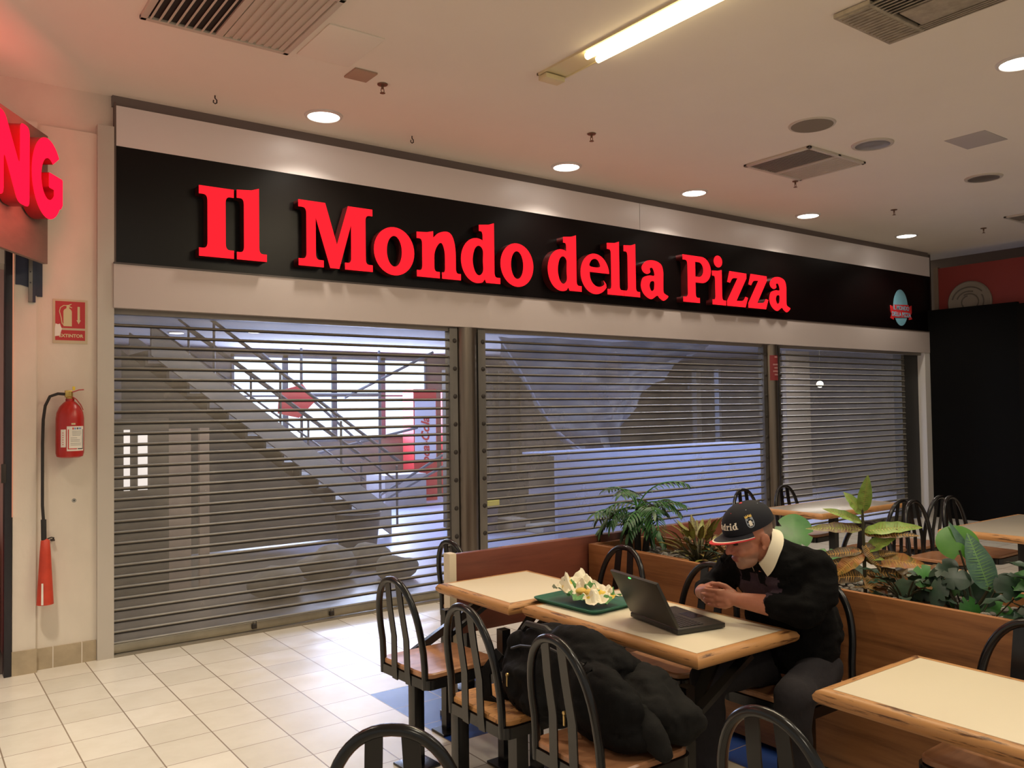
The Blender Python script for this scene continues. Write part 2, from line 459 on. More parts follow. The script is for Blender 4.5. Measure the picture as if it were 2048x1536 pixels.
# ------------------------------------------------------------------ camera
def camera():
    cd = bpy.data.cameras.new('camera'); co = bpy.data.objects.new('camera', cd); COL.objects.link(co)
    f, yaw, pit, rol, h = 1675.209, .634082, .029295, -.013489, 1.64652
    cd.sensor_fit = 'HORIZONTAL'; cd.sensor_width = 36; cd.lens = f / 2048 * 36
    fw = Vector((sin(yaw) * cos(pit), cos(yaw) * cos(pit), sin(pit)))
    r0 = Vector((cos(yaw), -sin(yaw), 0)); u0 = r0.cross(fw)
    r = r0 * cos(rol) + u0 * sin(rol); u = -r0 * sin(rol) + u0 * cos(rol)
    m = Matrix((r, u, -fw)).transposed().to_4x4(); m.translation = (0, 0, h)
    co.matrix_world = m; cd.clip_start = .05; cd.clip_end = 100
    SC.camera = co
camera()

# ------------------------------------------------------------------ the setting
YS = 6.224          # plane of the shop front
CZ = 3.85           # ceiling height
struct('floor', MB().box((-4, -5, -.05), (16, YS + .05, 0)), M['tiles'])
struct('ceiling', MB().box((-4, -5, CZ), (16, 6.6, CZ + .05)), M['ceiling'])
mb = MB()                                                    # plastered wall with the extinguisher
mb.box((.73, 6.236, 0), (1.12, 6.5, 3.56)); mb.box((.60, 6.19, 0), (.73, 6.5, 3.56))
mb.box((-.3, 6.27, 3.56), (1.25, 6.5, CZ)); mb.box((-.3, 6.236, 2.62), (.60, 6.5, 3.56))
struct('wall_left', mb, M['plaster'])
mb = MB()
for x in (.83, 1.0): mb.box((x, 6.2205, 0), (x + .006, 6.236, .136), 1)
mb.box((.735, 6.222, 0), (1.09, 6.236, .135)); mb.box((.596, 6.172, 0), (.735, 6.19, .15))
bb = struct('baseboard_left', mb, [mat('beige_skirting_tile', srgb(182, 164, 136), .45, var=.3, vscale=5), M['plaster']])
struct('trim_1', MB().box((1.092, 6.2, 0), (1.195, 6.45, 3.62)), M['grey_panel'])          # pilaster beside the shutter
# the far side of the pilaster is cut on a slant under the ceiling
mb = MB().box((11.95, 6.19, 0), (12.09, 6.5, 2.375)); struct('trim_2', mb, M['white_panel'])
struct('wall_right', MB().box((11.50, 6.30, 0), (11.95, 6.42, 2.375)), mat('dark_grey_board', srgb(48, 46, 45), .7))
# header behind the sign and the gap above it
struct('trim_3', MB().box((1.2, 6.30, 2.36), (12.4, 6.5, CZ)), mat('shadow_gap', srgb(92, 82, 78), .8))
struct('trim_4', MB().box((1.195, 6.245, 2.335), (11.95, 6.30, 2.372)), mat('header_strip', srgb(120, 112, 104), .5))
# sill strip under the shutters
struct('trim_5', MB().box((1.195, 6.20, 0), (11.5, 6.34, .012)), mat('steel_threshold', srgb(150, 142, 128), .45, .5))
# side walls far out of the picture close the food court on the right
struct('wall_far_right', MB().box((12.9, -5, 0), (13.0, 6.6, CZ)), mat('dim_wall', srgb(120, 104, 92), .9))

# ---- pink shop on the left, behind its door frame
mb = MB(); mb.box((-3, 8.6, 0), (.6, 8.7, 3)); mb.box((-3, 6.5, 2.95), (.6, 8.7, 3.0)); mb.box((.60, 6.5, 0), (.66, 8.7, 3))
struct('wall_pink_shop', mb, M['pink_wall'])
t = thing('door_frame', 'dark metal door post of the pink shop at the picture edge', 'door frame', (0, 0, 0))
obj('post', MB().box((.553, 6.17, 0), (.594, 6.26, 2.78), bev=.004), M['door_dark'], t)
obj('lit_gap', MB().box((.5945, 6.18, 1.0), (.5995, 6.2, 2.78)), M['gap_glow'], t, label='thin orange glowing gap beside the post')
obj('hinge', MB().box((.535, 6.16, 1.22), (.562, 6.175, 1.34), bev=.003), M['bolt_iron'], t)
mb = MB().box((-.2, 7.2, 0), (.5, 7.5, .9)); mb.box((-.2, 7.15, .9), (.52, 7.55, .95))
o = obj('shop_counter', mb, mat('counter', srgb(120, 92, 80), .6)); tag(o, 'brown counter inside the pink shop at the picture edge', 'counter')
mb = MB().box((.18, 6.75, .42), (.50, 7.05, .8), bev=.06)
mb.box((.16, 6.73, 0), (.50, 7.08, .42), bev=.02)
o = obj('vinyl_stool', mb, mat('red_vinyl', srgb(190, 34, 36), .5)); tag(o, 'red padded stool seen past the door post of the pink shop', 'stool')

# blue painted remains and the galvanised guide under the fascia
mb = MB().box((.610, 6.184, 2.485), (.682, 6.19, 2.78)); mb.box((.735, 6.228, 2.42), (.768, 6.236, 2.78)); mb.box((.722, 6.184, 2.42), (.733, 6.192, 2.78))
mb.add([(.610, 6.183, 2.49), (.682, 6.183, 2.49), (.682, 6.183, 2.472), (.645, 6.183, 2.482)], [(0, 1, 2, 3)])
struct('trim_6', mb, M['navy'])
t = thing('guide_rail', 'short galvanised guide rail hanging below the taupe fascia', 'rail', (0, 0, 0))
obj('channel', MB().box((.682, 6.165, 2.375), (.704, 6.19, 2.78)), M['steel'], t)
obj('slot', MB().box((.704, 6.170, 2.375), (.722, 6.19, 2.78)), M['navy'], t)
for z in (2.57, 2.50):
    obj('hole', MB().lathe([(.005, 0), (.005, .002)], 10, T=Matrix.Translation((.692, 6.165, z)) @ Matrix.Rotation(pi / 2, 4, 'X')), M['ink'], t)

# ---- angled fascia with the big red letters
D = Vector((sin(radians(31.5)), cos(radians(31.5)), 0)); Nn = Vector((D.y, -D.x, 0)); C0 = Vector((.774, 6.05, 0))
FM = Matrix((D, Vector((0, 0, 1)), Nn)).transposed().to_4x4(); FM.translation = C0   # x along fascia, y up, z out
t = thing('fascia_sign', 'angled taupe fascia carrying glowing red block letters N and G', 'sign', (0, 0, 0))
obj('fascia_board', MB().box((-2.6, 2.61, -.03), (0, 3.435, 0), T=FM), M['fascia'], t)
def rounded(pts, r): return fillet([(x, y, r) for x, y in pts], 5)
gN = [rounded([(0, 0), (.118, 0), (.118, .25), (.27, 0), (.41, 0), (.41, .475), (.295, .475), (.295, .22), (.125, .475), (0, .475)], .045)]
go = ell(.205, .238, .205, .248, 44, 42, 322) + [(.385, .09), (.408, .12), (.408, .275), (.40, .283), (.225, .283), (.218, .275), (.218, .195), (.225, .188), (.285, .188)]
gi = ell(.215, .238, .095, .128, 26, 318, 55)
gG = [fillet([(x, y) for x, y in go] + gi, 3)]
gI = [rounded([(0, 0), (.125, 0), (.125, .475), (0, .475)], .045)]
def lit_letter(loops, T, parent, label, front, side, depth=.1, hz=1):
    me = plate(loops, depth); setmat(me, [side, front])
    for p in me.polygons: p.material_index = 1 if p.normal.z > .5 and p.center.z > depth * .5 else 0
    me.transform(T)
    return obj('letter', me, None, parent, False, label=label)
for lp, x0, lb in ((gG, -.43, 'glowing red letter G'), (gN, -.865, 'glowing red letter N'), (gI, -1.02, None)):
    lit_letter(lp, FM @ Matrix.Translation((x0, 2.862, .012)), t, lb, M['ng_red'], M['ng_side'], .09)

# ------------------------------------------------------------------ the pizza shop sign
t = thing('shop_sign', 'long black shop sign over the shutters with glowing red slab letters', 'sign', (0, 0, 0))
mb = MB().box((1.211, 6.214, 3.496), (6.256, 6.30, 3.776)); mb.box((6.262, 6.214, 3.496), (12.2, 6.30, 3.776))
obj('upper_panel', mb, mat('upper_panel', srgb(226, 216, 214), .35, var=.03, vscale=1.5), t, False, label='pale panel above the black board')
obj('black_board', MB().box((1.211, 6.216, 2.683), (12.2, 6.30, 3.496)), M['sign_black'], t, False)
obj('side_return', MB().box((1.200, 6.218, 2.68), (1.211, 6.40, 3.80)), mat('side_return', srgb(104, 86, 80), .6), t, False)
obj('top_shade_strip', MB().box((1.19, 6.235, 3.776), (12.2, 6.32, CZ)), mat('top_shade_strip', srgb(112, 100, 96), .7), t, False)  # grey strip standing in for the ceiling shadow above the sign
obj('lower_panel', MB().box((1.19, 6.185, 2.372), (12.09, 6.30, 2.676)), mat('lower_panel', srgb(190, 176, 170), .35, var=.04, vscale=1.5), t, False, label='pale panel below the black board')
obj('edge_trim', MB().box((1.19, 6.18, 2.672), (12.09, 6.22, 2.684)), mat('edge_trim', srgb(70, 60, 56), .4), t, False)

R_ = .045
def gl_I(): return [fillet([(0, 0), (.25, 0), (.25, .06), (.19, .06, R_), (.19, .45, R_), (.25, .45), (.25, .51), (0, .51), (0, .45), (.06, .45, R_), (.06, .06, R_), (0, .06)])]
def gl_l(): return [fillet([(0, 0), (.225, 0), (.225, .055), (.167, .055, R_), (.167, .545), (.11, .525), (0, .515), (0, .455), (.053, .455, R_), (.053, .055, R_), (0, .055)])]
def gl_M(): return [fillet([(0, 0), (.206, 0), (.206, .055), (.141, .055, R_), (.141, .385), (.26, 0), (.337, 0), (.44, .36), (.44, .055, R_), (.386, .055), (.386, 0), (.63, 0), (.63, .055), (.568, .055, R_), (.568, .455, R_), (.63, .455), (.63, .51), (.414, .51), (.318, .19), (.221, .51), (0, .51), (0, .455), (.064, .455, R_), (.064, .055, R_), (0, .055)])]
def gl_o(): return [ell(.188, .19, .188, .2), ell(.188, .19, .07, .128, 32)]
def gl_n():
    a = fillet([(0, 0), (.225, 0), (.225, .055), (.171, .055, R_), (.171, .235, .06), (.24, .33, .08), (.278, .25, .06), (.278, .055, R_), (.247, .055), (.247, 0), (.44, 0), (.44, .055), (.389, .055, R_), (.389, .30, .10), (.34, .42, .12), (.22, .40, .08), (.163, .345), (.163, .40), (.10, .385), (0, .378), (0, .325), (.053, .325, R_), (.053, .055, R_), (0, .055)])
    return [a]
def gl_d():
    bowl = ell(.17, .19, .17, .2, 30, 70, 290)
    a = [(.42, 0), (.42, .055)] + fillet([(.42, .055), (.357, .055, R_), (.357, .545), (.30, .525)])[1:] + [(.193, .512), (.193, .457)] + fillet([(.193, .457), (.232, .457, R_), (.232, .36)])[1:] + bowl + [(.25, .03), (.265, 0)]
    return [a, smooth_loop([(.232, .10), (.232, .19), (.232, .29), (.19, .325), (.145, .29), (.123, .19), (.145, .095), (.19, .06)])]
def gl_e():
    outer = ell(.19, .19, .19, .2, 44, 5, 322)
    a = outer + [(.335, .10), (.30, .135)] + ell(.235, .185, .115, .12, 20, 320, 180)[1:-1] + [(.118, .205), (.365, .205)]
    return [a, smooth_loop([(.122, .262), (.14, .318), (.19, .34), (.235, .32), (.252, .262)], 5)]
def gl_a():
    a = smooth_loop([(.405, .035), (.335, -.012), (.27, .012), (.235, .035), (.145, -.008), (.045, .035), (0, .118), (.03, .205), (.125, .238), (.195, .24), (.195, .282), (.17, .32), (.135, .312), (.14, .272), (.087, .25), (.03, .275), (.018, .325), (.087, .385), (.202, .40), (.30, .37), (.333, .30), (.333, .2), (.333, .085), (.36, .058)], 5)
    return [a, smooth_loop([(.193, .18), (.145, .175), (.127, .13), (.15, .08), (.185, .09), (.196, .13)], 5)]
def gl_P():
    a = fillet([(0, 0), (.265, 0), (.265, .055), (.20, .055, R_), (.20, .222)]) + ell(.30, .366, .155, .144, 24, -90, 90) + fillet([(.30, .51), (0, .51), (0, .455), (.075, .455, R_), (.075, .055, R_), (0, .055)])[1:]
    return [a, [(.20, .285)] + ell(.255, .366, .075, .081, 16, -90, 90) + [(.20, .447)]]
def gl_i(): return [fillet([(0, 0), (.23, 0), (.23, .055), (.165, .055, R_), (.165, .395), (.10, .38), (0, .375), (0, .32), (.05, .32, R_), (.05, .055, R_), (0, .055)]), ell(.105, .485, .072, .066, 24)]
def gl_z(): return [fillet([(0, 0), (.325, 0), (.372, .112), (.325, .122), (.285, .07, .03), (.165, .065), (.35, .335), (.35, .39), (.05, .395), (.008, .27), (.058, .262), (.10, .32, .03), (.19, .325), (0, .055)], 4)]
def gl_r(): return [fillet([(0, 0), (.24, 0), (.24, .055), (.171, .055, R_), (.171, .22, .05), (.22, .29, .04), (.30, .27), (.32, .37), (.25, .40, .05), (.163, .33), (.163, .40), (0, .378), (0, .325), (.053, .325, R_), (.053, .055, R_), (0, .055)])]
GL = dict(I=gl_I, l=gl_l, M=gl_M, o=gl_o, n=gl_n, d=gl_d, e=gl_e, a=gl_a, P=gl_P, i=gl_i, z=gl_z, r=gl_r)
for ch, x in (('I', 1.738), ('l', 2.009), ('M', 2.483), ('o', 3.124), ('n', 3.524), ('d', 3.966), ('o', 4.39), ('d', 4.937), ('e', 5.345),
              ('l', 5.697), ('l', 5.926), ('a', 6.163), ('P', 6.798), ('i', 7.271), ('z', 7.517), ('z', 7.891), ('a', 8.28)):
    lit_letter(GL[ch](), Matrix.Translation((x, 6.216, 2.77)) @ FACE, t, 'glowing red letter ' + ch, M['sign_red'], M['letter_side'], .095)
# printed emblem near the end of the board: a pale blue globe with a red ribbon of words
mb = MB(); mb.prism(ell(11.37, 2.93, .155, .2, 36), 0, .004)
em = obj('emblem', setmat(plate([ell(0, 0, .19, .255, 40)], .004), M['globe']), None, t, False, label='pale blue oval globe print')
em.data.transform(Matrix.Translation((11.37, 6.216, 2.99)) @ FACE)
rb = plate([[(-.28, .02), (-.2, .0), (-.2, .03), (.2, .05), (.2, .02), (.28, .045), (.28, -.06), (.25, -.10), (.29, -.15), (.2, -.165), (.2, -.13), (-.2, -.15), (-.2, -.18), (-.29, -.16), (-.25, -.10), (-.28, -.06)]], .006)
o = obj('ribbon', setmat(rb, M['ribbon']), None, em, False); o.data.transform(Matrix.Translation((11.37, 6.212, 2.99)) @ FACE)
for s_, dz in (('IL MONDO', -.005), ('DELLA PIZZA', -.095)):
    me = setmat(text_mesh(s_, .085, .002, .002), M['globe']); me.transform(Matrix.Translation((11.37, 6.206, 2.985 + dz)) @ FACE)
    obj('lettering', me, None, em, False)

# ------------------------------------------------------------------ roller shutters
PITCH = .0752
def shutter(x0, x1, label, guides):
    t = thing('roller_shutter', label, 'roller shutter', (0, 0, 0))
    z0, n = .075, 30
    sl = MB(); rb = MB(); y = 6.265
    for k in range(n):
        za = z0 + k * PITCH; zb = za + PITCH
        # a slightly bowed drilled sheet between two rolled edges
        prof = [(y, za + .012), (y - .006, za + .024), (y - .008, za + .042), (y - .005, za + .06), (y, zb)]
        vs = [(x, py, pz) for py, pz in prof for x in (x0, x1)]
        sl.add(vs, [(2 * i, 2 * i + 1, 2 * i + 3, 2 * i + 2) for i in range(len(prof) - 1)])
        prof = [(y, za - .002), (y - .011, za), (y - .015, za + .0065), (y - .010, za + .0125), (y, za + .0145), (y + .008, za + .006)]
        vs = [(x, py, pz) for py, pz in prof for x in (x0, x1)]; m = len(prof)
        rb.add(vs, [(2 * i, 2 * i + 1, 2 * ((i + 1) % m) + 1, 2 * ((i + 1) % m)) for i in range(m)])
        rb.add([(x0, y - .009, za - .009), (x1, y - .009, za - .009), (x1, y - .0105, za + .001), (x0, y - .0105, za + .001)], [(0, 1, 2, 3)], 1)  # dark strip painted in as the shadow line under the rib
    obj('curtain', sl, M['perf'], t, True, 60, label='finely perforated grey slats, half see-through')
    obj('slat_edges', rb, [M['slat_edge'], M['slat_shade']], t, True, 50)
    bt = obj('bottom_bar', MB().box((x0, y - .022, .016), (x1, y + .012, .078), bev=.005), mat('worn_bottom_bar', srgb(172, 164, 146), .3, .8, var=.3, vscale=3), t)
    k = 0; x = x0 + .95
    while x < x1 - .3 and k < 4:
        mb = MB().box((x, y - .045, .03), (x + .035, y - .02, .065), bev=.004); mb.tube([(x + .006, y - .04, .06), (x + .006, y - .04, .085), (x + .03, y - .04, .085), (x + .03, y - .04, .06)], .003, 6)
        obj('padlock', mb, M['bolt_iron'], bt); x += .62; k += 1
    for gx0, gx1 in guides:
        g = obj('guide', MB().box((gx0, 6.225, 0), (gx1, 6.30, 2.36)), M['steel'], t, False)
        for i in range(9):
            cx = (gx0 + gx1) / 2 + .012
            T = Matrix.Translation((cx, 6.225, 2.25 - .245 * i)) @ Matrix.Rotation(pi / 2, 4, 'X')
            obj('bolt', MB().lathe([(.021, 0), (.019, .006), (.010, .011), (.001, .012)], 12, T=T), M['bolt_iron'], g)
    return t
shutter(1.197, 3.93, 'widest grey roller shutter on the extinguisher side, bright window behind it', [(3.905, 3.985)])
shutter(4.30, 8.28, 'middle grey roller shutter between the two round steel posts', [(4.205, 4.285), (8.285, 8.345)])
shutter(8.60, 11.50, 'narrow dim roller shutter beyond the red notice post', [(8.575, 8.605)])
def post(x, r, label):
    t = thing('steel_post', label, 'post', (x, 6.275, 0))
    obj('column_tube', MB().lathe([(r, 0), (r, 2.37)], 28), mat('brushed_post', srgb(128, 116, 104), .32, .85, var=.3, vscale=4, vs=(6, 6, .3)), t, True, 60)
    obj('foot_plate', MB().lathe([(r + .004, 0), (r + .004, .03), (r + .001, .035)], 28), M['steel'], t, True, 40)
    return t
post(4.095, .105, 'round steel post between the wide and the middle shutter')
post(8.46, .095, 'round steel post carrying the small red notice')
t = thing('notice', 'small dark red notice with faint white lines wrapped on a steel post', 'notice', (0, 0, 0))
mb = MB(); pr_ = []
for k in range(13):
    a = radians(-140 + 100 * k / 12); pr_.append((8.46 + .098 * cos(a), 6.275 + .098 * sin(a)))
vs = [(x, y, z) for z in (1.94, 2.24) for x, y in pr_]
obj('card', mb.add(vs, [(i, i + 1, 14 + i, 13 + i) for i in range(12)]), mat('faded_red_card', srgb(126, 40, 42), .6), t)
mb = MB()
for z, a0, a1 in ((2.21, -105, -75), (2.12, -118, -62), (2.08, -108, -70), (2.04, -118, -60), (2.0, -106, -68)):
    q = [(8.46 + .0995 * cos(radians(a0 + (a1 - a0) * k / 6)), 6.275 + .0995 * sin(radians(a0 + (a1 - a0) * k / 6))) for k in range(7)]
    mb.add([(x, y, zz) for zz in (z, z + .018) for x, y in q], [(i, i + 1, 8 + i, 7 + i) for i in range(6)])
obj('print_lines', mb, mat('faded_print', srgb(170, 120, 116), .7), t)

# ------------------------------------------------------------------ inside the closed shop
struct('floor_shop', MB().box((-2, 6.3, -.05), (18, 15, -.001)), M['shopfloor'])
struct('ceiling_shop', MB().box((-2, 6.5, 2.72), (18, 15, 2.78)), M['shopceil'])
YB = 14.0
mb = MB(); mb.box((-2, YB, 0), (18, YB + .1, 1.13)); mb.box((-2, YB, 2.62), (18, YB + .1, 2.8))
mb.box((-2, YB, 1.13), (4.49, YB + .1, 2.62)); mb.box((8.25, YB, 1.13), (18, YB + .1, 2.62))
struct('wall_back', mb, M['shopwall'])
struct('wall_shop_left', MB().box((.68, 6.52, 0), (.74, 14, 2.75)), M['shopwall'])
struct('wall_shop_right', MB().box((15.0, 6.5, 0), (15.1, 14, 2.75)), M['shopwall'])
for i, (xa, xb) in enumerate(((4.49, 5.42), (5.42, 6.33), (6.33, 7.30), (7.30, 8.25))):
    w = struct('window_%d' % (i + 1), MB().box((xa, YB + .02, 1.13), (xb, YB + .03, 2.62)), M['win_glow'])
    fr = MB(); d = .045
    for lo, hi in (((xa, YB - .03, 1.13), (xa + d, YB + .02, 2.62)), ((xb - d, YB - .03, 1.13), (xb, YB + .02, 2.62)), ((xa, YB - .03, 1.13), (xb, YB + .02, 1.13 + d)), ((xa, YB - .03, 2.62 - d), (xb, YB + .02, 2.62)), ((xa, YB - .03, 1.9), (xb, YB + .02, 1.93))):
        fr.box(lo, hi)
    obj('window_frame', fr, M['rail'], w, False)
# stair rising to the left
t = thing('staircase', 'pale staircase climbing behind the widest shutter', 'stairs', (0, 0, 0))
def slab(x0, z0, x1, z1, th, y0, y1, m, nm):
    T = MB().add([(x0, y0, z0), (x1, y0, z1), (x1, y0, z1 + th), (x0, y0, z0 + th), (x0, y1, z0), (x1, y1, z1), (x1, y1, z1 + th), (x0, y1, z0 + th)],
                 [(0, 1, 2, 3), (7, 6, 5, 4), (0, 4, 5, 1), (1, 5, 6, 2), (2, 6, 7, 3), (3, 7, 4, 0)])
    return obj(nm, T, m, t, False)
slab(2.3, 2.3, 5.3, 0, .34, 9.94, 10.0, M['stringer'], 'stringer')
slab(2.3, 2.3, 5.3, 0, .34, 11.0, 11.06, M['stringer'], 'stringer')
mb = MB()
for k in range(13):
    x = 5.2 - k * .225; z = .17 * (k + 1)
    mb.box((x - .25, 10.0, z - .03), (x + .03, 11.0, z)); mb.box((x - .25, 10.0, z), (x - .22, 11.0, z + .14))
obj('steps', mb, M['stairdark'], t, False)
mb = MB().add([(2.0, 10.0, 2.35), (5.0, 10.0, .02), (2.0, 10.0, .02)], [(0, 1, 2)]); obj('soffit', mb, M['stairdark'], t, False)
for y in (9.97, 11.03):
    mb = MB(); mb.tube([(2.6, y, 3.0 - .0), (5.45, y, .95)], .022, 8); mb.tube([(2.6, y, 2.72), (5.45, y, .66)], .014, 8)
    for k in range(4):
        x = 5.4 - k * .8; z = (5.3 - x) * .767
        mb.tube([(x, y, z + .2), (x, y, z + .98)], .016, 8)
    obj('handrail', mb, M['rail'], t)
# scaffold of thin tubes leaning across the window
t = thing('scaffold', 'thin tubular scaffold standing before the bright window', 'scaffold', (0, 0, 0))
for a, b in (((4.9, 12, 0), (4.9, 12, 2.6)), ((6.2, 12, 0), (6.2, 12, 2.6)), ((4.9, 12, 1.9), (6.2, 12, 1.9)), ((4.9, 12, 1.2), (6.2, 12, 1.2)), ((5.1, 12, 1.0), (7.0, 12.2, 1.35)), ((5.6, 12, 1.85), (7.2, 12, 2.6)), ((4.3, 12, 2.5), (5.9, 12, 1.1)), ((6.0, 11.6, .35), (7.6, 11.6, 1.15)), ((5.9, 11.6, .2), (7.3, 11.6, .8))):
    obj('tube', MB().tube([a, b], .022, 8), M['rail'], t)
mb = MB().prism([(4.42, 1.95), (4.78, 2.05), (4.98, 1.8), (4.72, 1.55), (4.40, 1.62)], 0, .02)
o = obj('hanging_sign', mb, M['coke_red'], None, False); o.data.transform(Matrix.Translation((.1, 11.92, 0)) @ FACE)
tag(o, 'faded red cardboard sign hanging before the bright window', 'sign')
# two red and white drink pillars
for x0, x1, lb in ((7.5, 7.98, 'wider red and white drinks pillar inside the shop, nearer the stairs'), (8.32, 8.62, 'slim red and white drinks pillar inside the shop beside the steel post')):
    t = thing('drink_pillar', lb, 'display pillar', (0, 0, 0))
    obj('pillar_body', MB().box((x0, 13.2, 0), (x1, 13.6, 2.02)), M['coke_red'], t, False)
    obj('white_band', MB().box((x0 + .02, 13.19, .75), (x1 - .02, 13.2, 1.85)), mat('white_band', srgb(206, 206, 224), .5), t, False)
    me = setmat(text_mesh('Coca-Cola', .235, .002, .006, shear=.3), M['coke_red'])
    me.transform(Matrix.Translation(((x0 + x1) / 2, 13.186, 1.0)) @ FACE @ Matrix.Rotation(pi / 2, 4, 'Z'))
    obj('lettering', me, None, t, False)
o = obj('crate', MB().box((6.6, 12.6, 0), (7.4, 13.3, .55), bev=.01), mat('pale_crate', srgb(150, 146, 150), .8)); tag(o, 'pale box on the shop floor before the drinks pillars', 'box')
# plank boards standing and rubble sacks
for i, (x, y, s, lb) in enumerate(((2.75, 7.3, .24, 'pale lumpy rubble sack nearest the widest shutter'), (3.42, 7.75, .27, 'second rubble sack from the stairs, beside the bin'), (4.02, 8.0, .22, 'flat rubble sack lying below the dark bin'), (3.95, 7.35, .2, 'small rubble sack close to the shutter bars'))):
    mb = MB().ball((0, 0, s * .52), (s * 1.1, s * .9, s * .6), n=18, m=12)
    for j, v in enumerate(mb.v):
        nz = noise.noise(Vector(v) * 5 + Vector((i * 3, 0, 0))); mb.v[j] = (v[0] * (1 + .25 * nz), v[1] * (1 + .25 * nz), max(0, v[2] * (1 + .3 * nz)))
    o = obj('rubble_sack', mb, M['rubble'], None, True, 80, loc=(x, y, 0)); tag(o, lb, 'sack', 'rubble sacks inside the closed shop')
mb = MB().lathe([(.22, 0), (.27, .42), (.285, .43), (.27, .44), (.25, .42), (.21, .03)], 24)
o = obj('rubble_bin', mb, mat('dark_bin', srgb(70, 68, 72), .6), None, True, 40, loc=(4.45, 9.2, 0)); tag(o, 'round dark rubble bin at the foot of the stairs', 'bin')
# made-up pale panels far left, two glowing strips standing in for reflections
t = thing('reflection_panels', 'pale upright panels with two glowing strips as reflections, behind the widest shutter', 'door', (0, 0, 0))
pm = mat('pale_upright_paint', srgb(176, 158, 148), .6)
obj('pale_upright', MB().box((2.05, 8.2, 0), (2.25, 8.25, 1.5)), pm, t, False); obj('pale_upright', MB().box((2.33, 8.2, 0), (2.42, 8.25, 1.5)), pm, t, False)
obj('dark_panel', MB().box((1.45, 8.2, 0), (2.05, 8.24, 1.6)), M['shopwall'], t, False)
for x, w_, z1 in ((1.66, .05, 1.5), (1.78, .08, 1.45)): obj('glowing_strip', MB().box((x, 8.185, .95), (x + w_, 8.2, z1)), emis('strip_glow', (1, .9, .84, 1), 1.6), t, False)
# long pale sheeted counter that fills the lower half of the middle bay
t = thing('sheeted_counter', 'long counter under a pale bluish sheet behind the middle shutter', 'counter', (0, 0, 0))
pb_ = mat('pale_blue_sheet', srgb(176, 188, 228), .7, var=.12, vscale=1.2)
obj('front_sheet', MB().box((6.02, 7.35, 0), (9.75, 7.40, 1.10)), pb_, t, False); obj('top_sheet', MB().box((6.02, 7.35, 1.10), (9.75, 8.0, 1.125)), pb_, t, False)
# middle bay: torn translucent sheet, dark wall, buckets
t = thing('hanging_dust_sheet', 'large torn grey dust sheet sweeping down behind the middle shutter', 'sheet', (0, 0, 0))
mb = MB(); nU, nV = 26, 16; A = [(6.43, 2.6), (6.7, 2.1), (6.95, 1.75), (7.3, 1.35), (7.65, 1.1), (8.1, .82), (8.3, .78)]
B = [(10.6, 2.65), (10.2, 2.5), (9.7, 2.3), (9.3, 2.0), (8.9, 1.7), (8.55, 1.2), (8.35, .80)]
def lerp_path(P, t):
    k = min(int(t * (len(P) - 1)), len(P) - 2); f = t * (len(P) - 1) - k
    return Vector(P[k]) * (1 - f) + Vector(P[k + 1]) * f
vs = []
for i in range(nU + 1):
    a, b = lerp_path(A, i / nU), lerp_path(B, i / nU)
    for j in range(nV + 1):
        p = a * (1 - j / nV) + b * (j / nV)
        vs.append((p.x + .05 * noise.noise(Vector((i * .7, j * .5, 0))), 9.0 + .35 * noise.noise(Vector((i * .22, j * .35, 3))), p.y + .04 * noise.noise(Vector((i * .8, j * .2, 7)))))
fs = [(i * (nV + 1) + j, i * (nV + 1) + j + 1, (i + 1) * (nV + 1) + j + 1, (i + 1) * (nV + 1) + j) for i in range(nU) for j in range(nV)]
obj('sheet_cloth', mb.add(vs, fs), M['sheet'], t, True, 80)
obj('torn_edge', MB().tube([(x, 8.93 + .1 * sin(x * 9), z) for x, z in A], [.008, .012, .014, .02, .018, .014, .006], 8), mat('pale_torn_edge', srgb(128, 136, 158), .6), t)
t = thing('cladding_screen', 'dark ribbed screen behind the middle shutter, next to the steel post', 'screen', (0, 0, 0))
mb = MB()
for k in range(14): mb.box((6.2 + k * .1, 10.0 - (.03 if k % 2 else 0), .7), (6.3 + k * .1, 10.1, 2.2))
obj('ribbed_board', mb, mat('ribbed_board', srgb(112, 104, 96), .8), t, False); obj('plinth', MB().box((6.2, 9.95, 0), (7.6, 10.1, .7)), M['stairdark'], t, False)
mb = MB().lathe([(.16, 0), (.19, .34), (.2, .35), (.18, .36)], 20)
t = thing('paint_bucket', 'dark bucket with a yellow rim on the shop floor', 'bucket', (6.35, 9.3, 0))
obj('pail', mb, mat('dark_pail', srgb(60, 62, 80), .6), t); obj('rim', MB().lathe([(.205, .36), (.205, .43), (.19, .43)], 20), mat('yellow_rim', srgb(214, 184, 60), .6), t)
for x, y, sx, sz, c, lb in ((6.75, 9.2, .3, .16, (150, 140, 130), 'low pale box beside the yellow rimmed bucket'), (7.25, 9.35, .6, .42, (70, 68, 68), 'dark low trunk under the torn sheet'), (7.0, 8.8, .4, .1, (172, 170, 168), 'flat pale packet on the shop floor by the trunk')):
    o = obj('floor_box', MB().box((x - sx / 2, y - .2, 0), (x + sx / 2, y + .2, sz), bev=.02), mat('boxc', srgb(*c), .8)); tag(o, lb, 'box')
t = thing('rolling_rack', 'dark upright rack at the far end behind the middle shutter', 'rack', (0, 0, 0))
obj('upright', MB().box((11.4, 10.0, 0), (11.52, 10.1, 2.3)), M['stairdark'], t, False); obj('upright', MB().box((12.0, 10.0, 0), (12.06, 10.1, 2.3)), M['rail'], t, False)
obj('crossbar', MB().box((11.2, 9.98, 1.95), (12.1, 10.02, 2.0)), M['stairdark'], t, False)
o = obj('partition_panel', MB().box((12.6, 9.0, 0), (13.3, 9.08, 2.6)), mat('grey_board', srgb(120, 112, 106), .8), None, False); tag(o, 'plain grey panel standing behind the narrow shutter', 'panel')
t = thing('bare_bulb', 'bare glowing bulb hanging behind the narrow shutter', 'bulb', (12.7, 8.4, 1.99))
